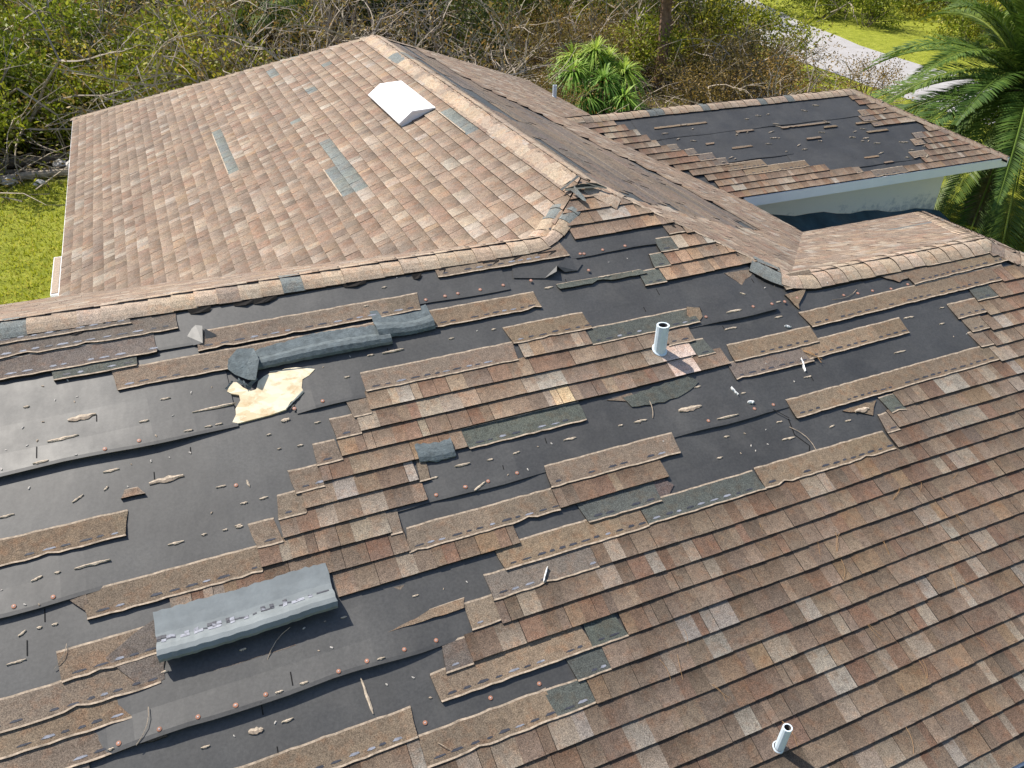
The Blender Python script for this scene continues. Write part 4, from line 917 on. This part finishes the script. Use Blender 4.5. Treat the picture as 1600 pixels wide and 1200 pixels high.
BR = [bare_proto(40 + i, 1.6, 1.8) for i in range(4)]
CP = [palm_fan_proto(50, 4.6), palm_fan_proto(51, 3.6)]
def tree_proto(seed, hgt, rad, n, mat):
    r = random.Random(seed); tr = MB(); tips = []
    tr.tube([Vector((.1 * math.sin(i * .8), .08 * math.cos(i), hgt * .62 * i / 6 - .05)) for i in range(7)], [.17 * (1 - .09 * i) for i in range(7)], 8)
    for k in range(12):
        a = k * 2.4 + r.random(); z = hgt * r.uniform(.25, .62)
        branch(tr, r, Vector((0, 0, z)), Vector((math.cos(a), math.sin(a), r.uniform(.1, .9))).normalized(), rad * r.uniform(.6, 1.0), .06, 2, tips, .4, 3)
    cr = MB(); cl = [(p, r.uniform(.22, .5)) for p, d in tips]
    m = max(6, n // len(cl))
    for p, c_ in cl:
        tone = r.uniform(-.3, .3)
        for i in range(m):
            d = rdir(r); leaf(cr, r, p + d * c_ * r.random() ** .5, rdir(r), r.uniform(.09, .17), .07, min(1, max(0, .5 + tone + r.uniform(-.25, .25))))
    return cr.mesh('crown', [mat]), tr.mesh('trunk', [BARK])
TR = [tree_proto(60, 8.5, 2.6, 9000, LD), tree_proto(61, 7.5, 2.4, 8000, LY)]
pr = random.Random(99)
G1, G2, G3, G4, G5 = 'yellow green bushes behind the house', 'dark evergreen bushes in the thicket', 'half dead olive bushes in the thicket', 'bare storm tangles behind the rear eave', 'trees at the back of the thicket'
def ok(x, y): return not (x < 15.8 and y < 17.6) and not (abs(x - road_x(y)) < 3.6)
def scatter(n, xr, yr, protos, smin, smax, name, label, cat, group, mind, part=('crown', 'stems'), taken=None, test=None):
    k = 0; tries = 0
    while k < n and tries < n * 60:
        tries += 1; x, y = pr.uniform(*xr), pr.uniform(*yr)
        if not ok(x, y) or (x - 5.3) ** 2 + (y - 26.8) ** 2 < 2 or (abs(x - 1.4 - (y + 1.2) * .2345) < .9 and y < 29.5 and x > 3) or (abs(x - 1.4 - (y + 1.2) * .664) < .8 and 20.5 < y < 24.4) or (test and not test(x, y)): continue
        if any((x - a) ** 2 + (y - c_) ** 2 < (mind * max(.5, d_)) ** 2 for a, c_, d_ in taken): continue
        s = pr.uniform(smin, smax); taken.append((x, y, s))
        plant(name, pr.choice(protos), x, y, pr.uniform(0, 6.28), s, label, cat, group, GZ, part, s * pr.uniform(.85, 1.1)); k += 1
TK = []
# left: green mass
def wedge(x, y): return x > 1.43 - (y + 1.2) * .19 - 2.5
scatter(44, (-9, 9), (22.3, 34), SY, .8, 1.25, 'leafy_bush', 'yellow green leafy bush in the mass behind the left of the house', 'bush', G1, 1.15, taken=TK, test=lambda x, y: wedge(x, y) and y < 34 and not (3 < x and y < 27))
scatter(16, (-12, 14), (33, 50), SY, 1.1, 1.6, 'leafy_bush', 'yellow green leafy bush in the mass behind the left of the house', 'bush', G1, 1.6, taken=TK, test=wedge)
scatter(20, (-10, 12), (25, 46), SD, 1.0, 1.5, 'dark_bush', 'dark evergreen bush showing between the yellow green ones', 'bush', G2, 1.2, taken=TK, test=wedge)
TK2 = []
scatter(32, (2.5, 11), (20, 33), BR, 1.1, 1.7, 'storm_tangle', 'heap of bare pale branches thrown down behind the rear eave', 'branches', G4, .9, ('dry_leaves', 'branches'), TK2)
scatter(12, (-6, 3), (24, 38), BR, 1.3, 1.8, 'storm_tangle', 'bare pale branches lying over the green bushes at the left', 'branches', 'bare branches over the left bushes', 1.3, ('dry_leaves', 'branches'), TK2)
# centre: brown thicket
scatter(26, (11, 23.5), (18.8, 34), SB, .8, 1.25, 'dry_bush', 'half dead olive brown bush in the thicket behind the main ridge', 'bush', G3, .95, taken=TK2, test=lambda x, y: not (12.2 < x < 17.0 and y < 25))
NY = lambda x, y: not (11.2 < x < 17.6 and y < 25.2)
scatter(11, (11, 23.5), (18.8, 32), BR, .9, 1.3, 'storm_tangle', 'tangle of bare grey branches in the brown thicket behind the main ridge', 'branches', 'bare branch tangles in the brown thicket', .95, ('dry_leaves', 'branches'), TK2, NY)
scatter(20, (10, 24), (25.5, 42), SD, 1.1, 1.6, 'dark_bush', 'dark evergreen bush deep in the brown thicket', 'bush', 'dark bushes deep in the brown thicket', 1.1, taken=TK2)
scatter(9, (14, 24), (24, 40), SY, .7, 1.2, 'leafy_bush', 'small yellow green bush among the brown thicket', 'bush', 'green bushes among the brown thicket', 1.2, taken=TK2)
# across the road
scatter(26, (34.5, 52), (24, 50), SY, .8, 1.4, 'leafy_bush', 'green bush on the far side of the road', 'bush', 'green bushes across the road', 1.5, taken=TK2)
scatter(22, (36, 58), (24, 60), SD, 1.0, 1.6, 'dark_bush', 'dark bush on the far side of the road', 'bush', 'dark bushes across the road', 1.5, taken=TK2)
scatter(26, (-14, 34), (40, 60), TR, .8, 1.3, 'broadleaf_tree', 'tall dense tree at the back of the thicket', 'tree', G5, 2.0, ('crown', 'trunk'), TK2)
scatter(10, (40, 66), (34, 64), TR, .8, 1.2, 'broadleaf_tree', 'tall tree far beyond the road', 'tree', 'trees beyond the road', 2.2, ('crown', 'trunk'), TK2)
# forest floor cover: twigs and low growth nobody could count
mb = MB(); r = random.Random(5)
for i in range(2600):
    x, y = r.uniform(-10, 25), r.uniform(18.5, 45)
    if not ok(x, y) or not wedge(x, y): continue
    a = r.uniform(0, 6.28); L = r.uniform(.5, 1.8); p = Vector((x, y, GZ + r.uniform(0, .5))); d = Vector((math.cos(a), math.sin(a), r.uniform(-.1, .5))).normalized()
    mb.tube([p, p + d * L * .5 + rdir(r) * .12, p + d * L], [r.uniform(.008, .022), .012, .004], 3, 0, cap=False)
tag(mb.build('fallen_twigs', [DEAD]), None, None, None, 'stuff')
mb = MB()
for i in range(26000):
    x, y = r.uniform(-10, 26), r.uniform(19.5, 46)
    if not ok(x, y) or not wedge(x, y): continue
    leaf(mb, r, Vector((x, y, GZ + r.random() ** 2 * .7)), rdir(r, .6), r.uniform(.08, .22), .05, r.random(), 0 if x < 8 and r.random() < .8 else 1)
tag(mb.build('undergrowth', [LY, LB]), None, None, None, 'stuff')
# bigger fallen limbs
LIMBS = [(4.6, 19.2, .6, 2.6, 'curved pale limb arching up against the rear eave at the left'), (8.3, 21.5, 2.6, 3.6, 'long pale forked limb lying across the tangle behind the rear hip'), (3.2, 26, .2, 3.4, 'thin pale limb lying over the green bushes at the left'),
         (11.6, 23.6, 1.9, 4.2, 'long bare limb leaning up through the thicket left of the strap leaved plant'), (17.2, 24.0, .9, 4.0, 'long bare limb leaning across the thicket behind the strap leaved plant'), (19.8, 21.6, .1, 2.6, 'crooked pale limb lying right of the strap leaved plant'),
         (12.2, 24.0, 1.5, 4.6, 'upright bare limb in the brown thicket behind the main ridge'), (36.2, 33.0, 3.0, 2.6, 'pale fallen limb on the verge beyond the road')]
for i, (x, y, a, L, lb) in enumerate(LIMBS):
    r = random.Random(700 + i); st = MB(); tips = []; up = .75 if 'lean' in lb or 'upright' in lb or 'arching' in lb else .18
    branch(st, r, Vector((0, 0, 0)), Vector((math.cos(a), math.sin(a), up)).normalized(), L, .07, 2, tips, .45, 3, 0, .05)
    e = empty('fallen_limb', (x, y, GZ + (.0 if up > .5 else 1.1))); tag(e, lb, 'fallen limb', None); link(bpy.data.objects.new('branches', st.mesh('branches', [DEAD])), e)
e = empty('leaning_tree', (.6, 38.5, GZ)); tag(e, 'dark leaning trunk with a sparse crown at the top left of the thicket', 'tree')
tr = MB(); tr.tube([(1.6, -2.5, 0), (.8, -1.2, 1.6), (-.4, 0, 3.4), (-1.8, .6, 5.4), (-3.0, 1, 8)], [.26, .24, .21, .17, .1], 9); link(bpy.data.objects.new('trunk', tr.mesh('trunk', [BARK])), e)
o_ = bpy.data.objects.new('crown', TR[0][0]); o_.location = (-2.6, 1, 2.5); link(o_, e)
# logs and rubble by the left lawn
for i, (x, y, a, L, rr_, lb) in enumerate([(-1.3, 21.2, .08, 2.6, .10, 'grey log lying along the far edge of the left lawn'), (-2.3, 21.7, -.10, 2.4, .08, 'thinner dark log behind the grey one at the left lawn edge'), (-1.9, 22.3, .2, 2.2, .12, 'stout mossy log at the back of the log pile by the left lawn')]):
    mb = MB(); mb.tube([(-L / 2, 0, rr_), (-L / 6, .06, rr_ * 1.2), (L / 5, -.05, rr_ * 1.1), (L / 2, .03, rr_)], [rr_, rr_ * .95, rr_ * .85, rr_ * .7], 9)
    mb.tube([(L / 6, 0, rr_), (L / 4, .25, rr_ * 2.5)], [rr_ * .4, rr_ * .15], 6)
    o = mb.build('log', [BARK if i else DEAD]); o.location = (x, y, GZ); o.rotation_euler = (0, 0, a); tag(o, lb, 'log')
PALE = mat_plain('pale_rubble', (.52, .50, .47), .85, .3, 5, .4)
for i, (x, y, s) in enumerate([(-.75, 21.6, .42), (-1.1, 21.9, .34), (-.35, 21.75, .36), (-2.6, 20.7, .40), (-2.2, 20.9, .30), (-1.5, 20.6, .26)]):
    r = random.Random(900 + i); mb = MB(); rows_ = []
    for j in range(6):
        t = j / 5; k = math.sin(math.pi * (t * .9 + .08)); rows_.append([(s * .6 * k * math.cos(q * .785) * r.uniform(.7, 1.15), s * .5 * k * math.sin(q * .785) * r.uniform(.7, 1.15), s * .75 * t) for q in range(8)])
    mb.grid(rows_, close=True); mb.face(rows_[-1])
    o = mb.build('rubble_chunk', [PALE]); o.location = (x, y, GZ); tag(o, 'pale broken chunk of rubble among the logs at the left lawn edge', 'rubble', 'pale rubble chunks by the left lawn')

# strap leaved plant (several rosettes on short stems)
e = empty('strap_leaf_plant', (14.6, 22.2, GZ)); e.scale = (.98, .98, .80); tag(e, 'bright green spiky rosette plant standing alone behind the side wing ridge', 'plant')
r = random.Random(4); st = MB()
for k, (dx, dy, h) in enumerate([(-.1, -.6, 1.35), (-.95, -.1, 1.6), (.95, -.1, 1.45), (.15, .5, 2.15), (-.55, .7, 1.9), (.8, .8, 1.7), (.35, -1.2, .8), (-.9, -.9, .9)]):
    st.tube([(dx * .2, dy * .2, 0), (dx * .8, dy * .8, h * .6), (dx, dy, h)], [.07, .055, .05], 6)
    cr = MB(); c0 = Vector((dx, dy, h))
    for i in range(150):
        d = rdir(r, .8); d.z = abs(d.z) * 1.1 + .05; d.normalize(); L = r.uniform(.85, 1.3); s = d.cross(Vector((0, 0, 1)))
        if s.length < .05: s = Vector((1, 0, 0))
        s = s.normalized() * .026; pts = [c0 + d * L * t + Vector((0, 0, -1.05 * L * t * t * (1.15 - d.z * .75))) for t in (0, .35, .7, 1)]; cv = min(1, max(0, .35 + .4 * d.z + r.uniform(-.2, .25)))
        cr.face([pts[0] - s, pts[0] + s, pts[1] + s, pts[1] - s], 0, (cv, 0, 0)); cr.face([pts[1] - s, pts[1] + s, pts[2] + s * .8, pts[2] - s * .8], 0, (cv, 0, 0)); cr.face([pts[2] - s * .8, pts[2] + s * .8, pts[3]], 0, (cv, 0, 0))
    link(bpy.data.objects.new('rosette', cr.mesh('rosette', [LYU])), e)
link(bpy.data.objects.new('stems', st.mesh('stems', [BARK])), e)
# cabbage palms
for x, y, s, k, lb in [(18.4, 24.4, 1.0, 0, 'cabbage palm with a tall reddish trunk rising behind the brown thicket'), (8.6, 29.5, .95, 0, 'cabbage palm with a dark trunk behind the far end of the main ridge'),
                       (5.3, 26.8, .85, 1, 'cabbage palm whose drooping fans hang at the top left of centre')]:
    plant('cabbage_palm', CP[k], x, y, x, s, lb, 'palm', 'cabbage palms behind the house', GZ, ('crown', 'trunk'))
# date palm at the right: long feathered fronds
PX, PY, PZ = 18.6, 10.7, .35
e = empty('date_palm', (PX, PY, GZ)); tag(e, 'large feathery date palm arching its fronds over the lawn right of the side wing', 'palm')
tr = MB(); H = PZ - GZ
tr.tube([(0, 0, 0), (.02, 0, H * .5), (0, 0, H)], [.34, .30, .32], 12)
for i in range(120):
    a = i * 2.4; z = H * (i / 120); d = Vector((math.cos(a), math.sin(a), .8)).normalized(); p = Vector((math.cos(a) * .28, math.sin(a) * .28, z)); tr.tube([p, p + d * .14], [.06, .03], 4)
link(bpy.data.objects.new('trunk', tr.mesh('trunk', [BARK])), e)
r = random.Random(12)
for k in range(72):
    a = k * 2.39996; t_ = k / 71; el = 1.3 - 2.0 * t_ + r.uniform(-.1, .1); L = r.uniform(3.8, 4.7); d = Vector((math.cos(a) * math.cos(el), math.sin(a) * math.cos(el), math.sin(el)))
    mb = MB(); n = 16; pts = []
    for i in range(n + 1):
        t = i / n; pts.append(Vector((0, 0, H)) + d * L * t + Vector((0, 0, -L * (.42 + .22 * math.cos(el)) * t * t)))
    mb.tube(pts, [.030 * (1 - .85 * i / n) + .004 for i in range(n + 1)], 4, 0, (.85, 0, 0), cap=False)
    for i in range(130):
        t = .08 + .92 * i / 130; j = min(n - 1, int(t * n)); f = t * n - j; p = pts[j].lerp(pts[j + 1], f); ax = (pts[j + 1] - pts[j]).normalized(); sd = ax.cross(Vector((0, 0, 1))).normalized(); up = sd.cross(ax)
        ll = (.52 * math.sin(math.pi * min(1, t * .92 + .12)) + .10) * r.uniform(.85, 1.1); cv = min(1, max(0, .38 + .3 * (1 - t_) + r.uniform(-.2, .2)))
        for sg in (1, -1):
            q = (sd * sg * .85 + ax * .62 + up * r.uniform(.05, .35)).normalized(); e1 = p + q * ll; e1.z -= .10 * ll; w = ax * .022; m = p + q * ll * .5
            mb.face([p - w * .6, m - w, e1, m + w], 0, (cv, 0, 0))
    link(bpy.data.objects.new('frond', mb.mesh('frond', [LP])), e)
# dark blue tarp slumped in the shaded court between the wings
mb = MB(); rows_ = []
for j in range(7):
    rows_.append([Vector((9.9 + 4.35 * i / 14 + .0, 6.45 + 2.03 * j / 6, -.50 - .47 * i / 14 - .25 * math.sin(j / 6 * math.pi) + .03 * math.sin(i * 1.7 + j))) for i in range(15)])
mb.grid(rows_)
tp = mb.build('tarp', [mat_plain('blue_tarp', (.035, .085, .115), .45, .45, 3, .5)], smooth=True); tag(tp, 'dark blue tarp slumped in the shaded gap below the stained side wing wall', 'tarp')
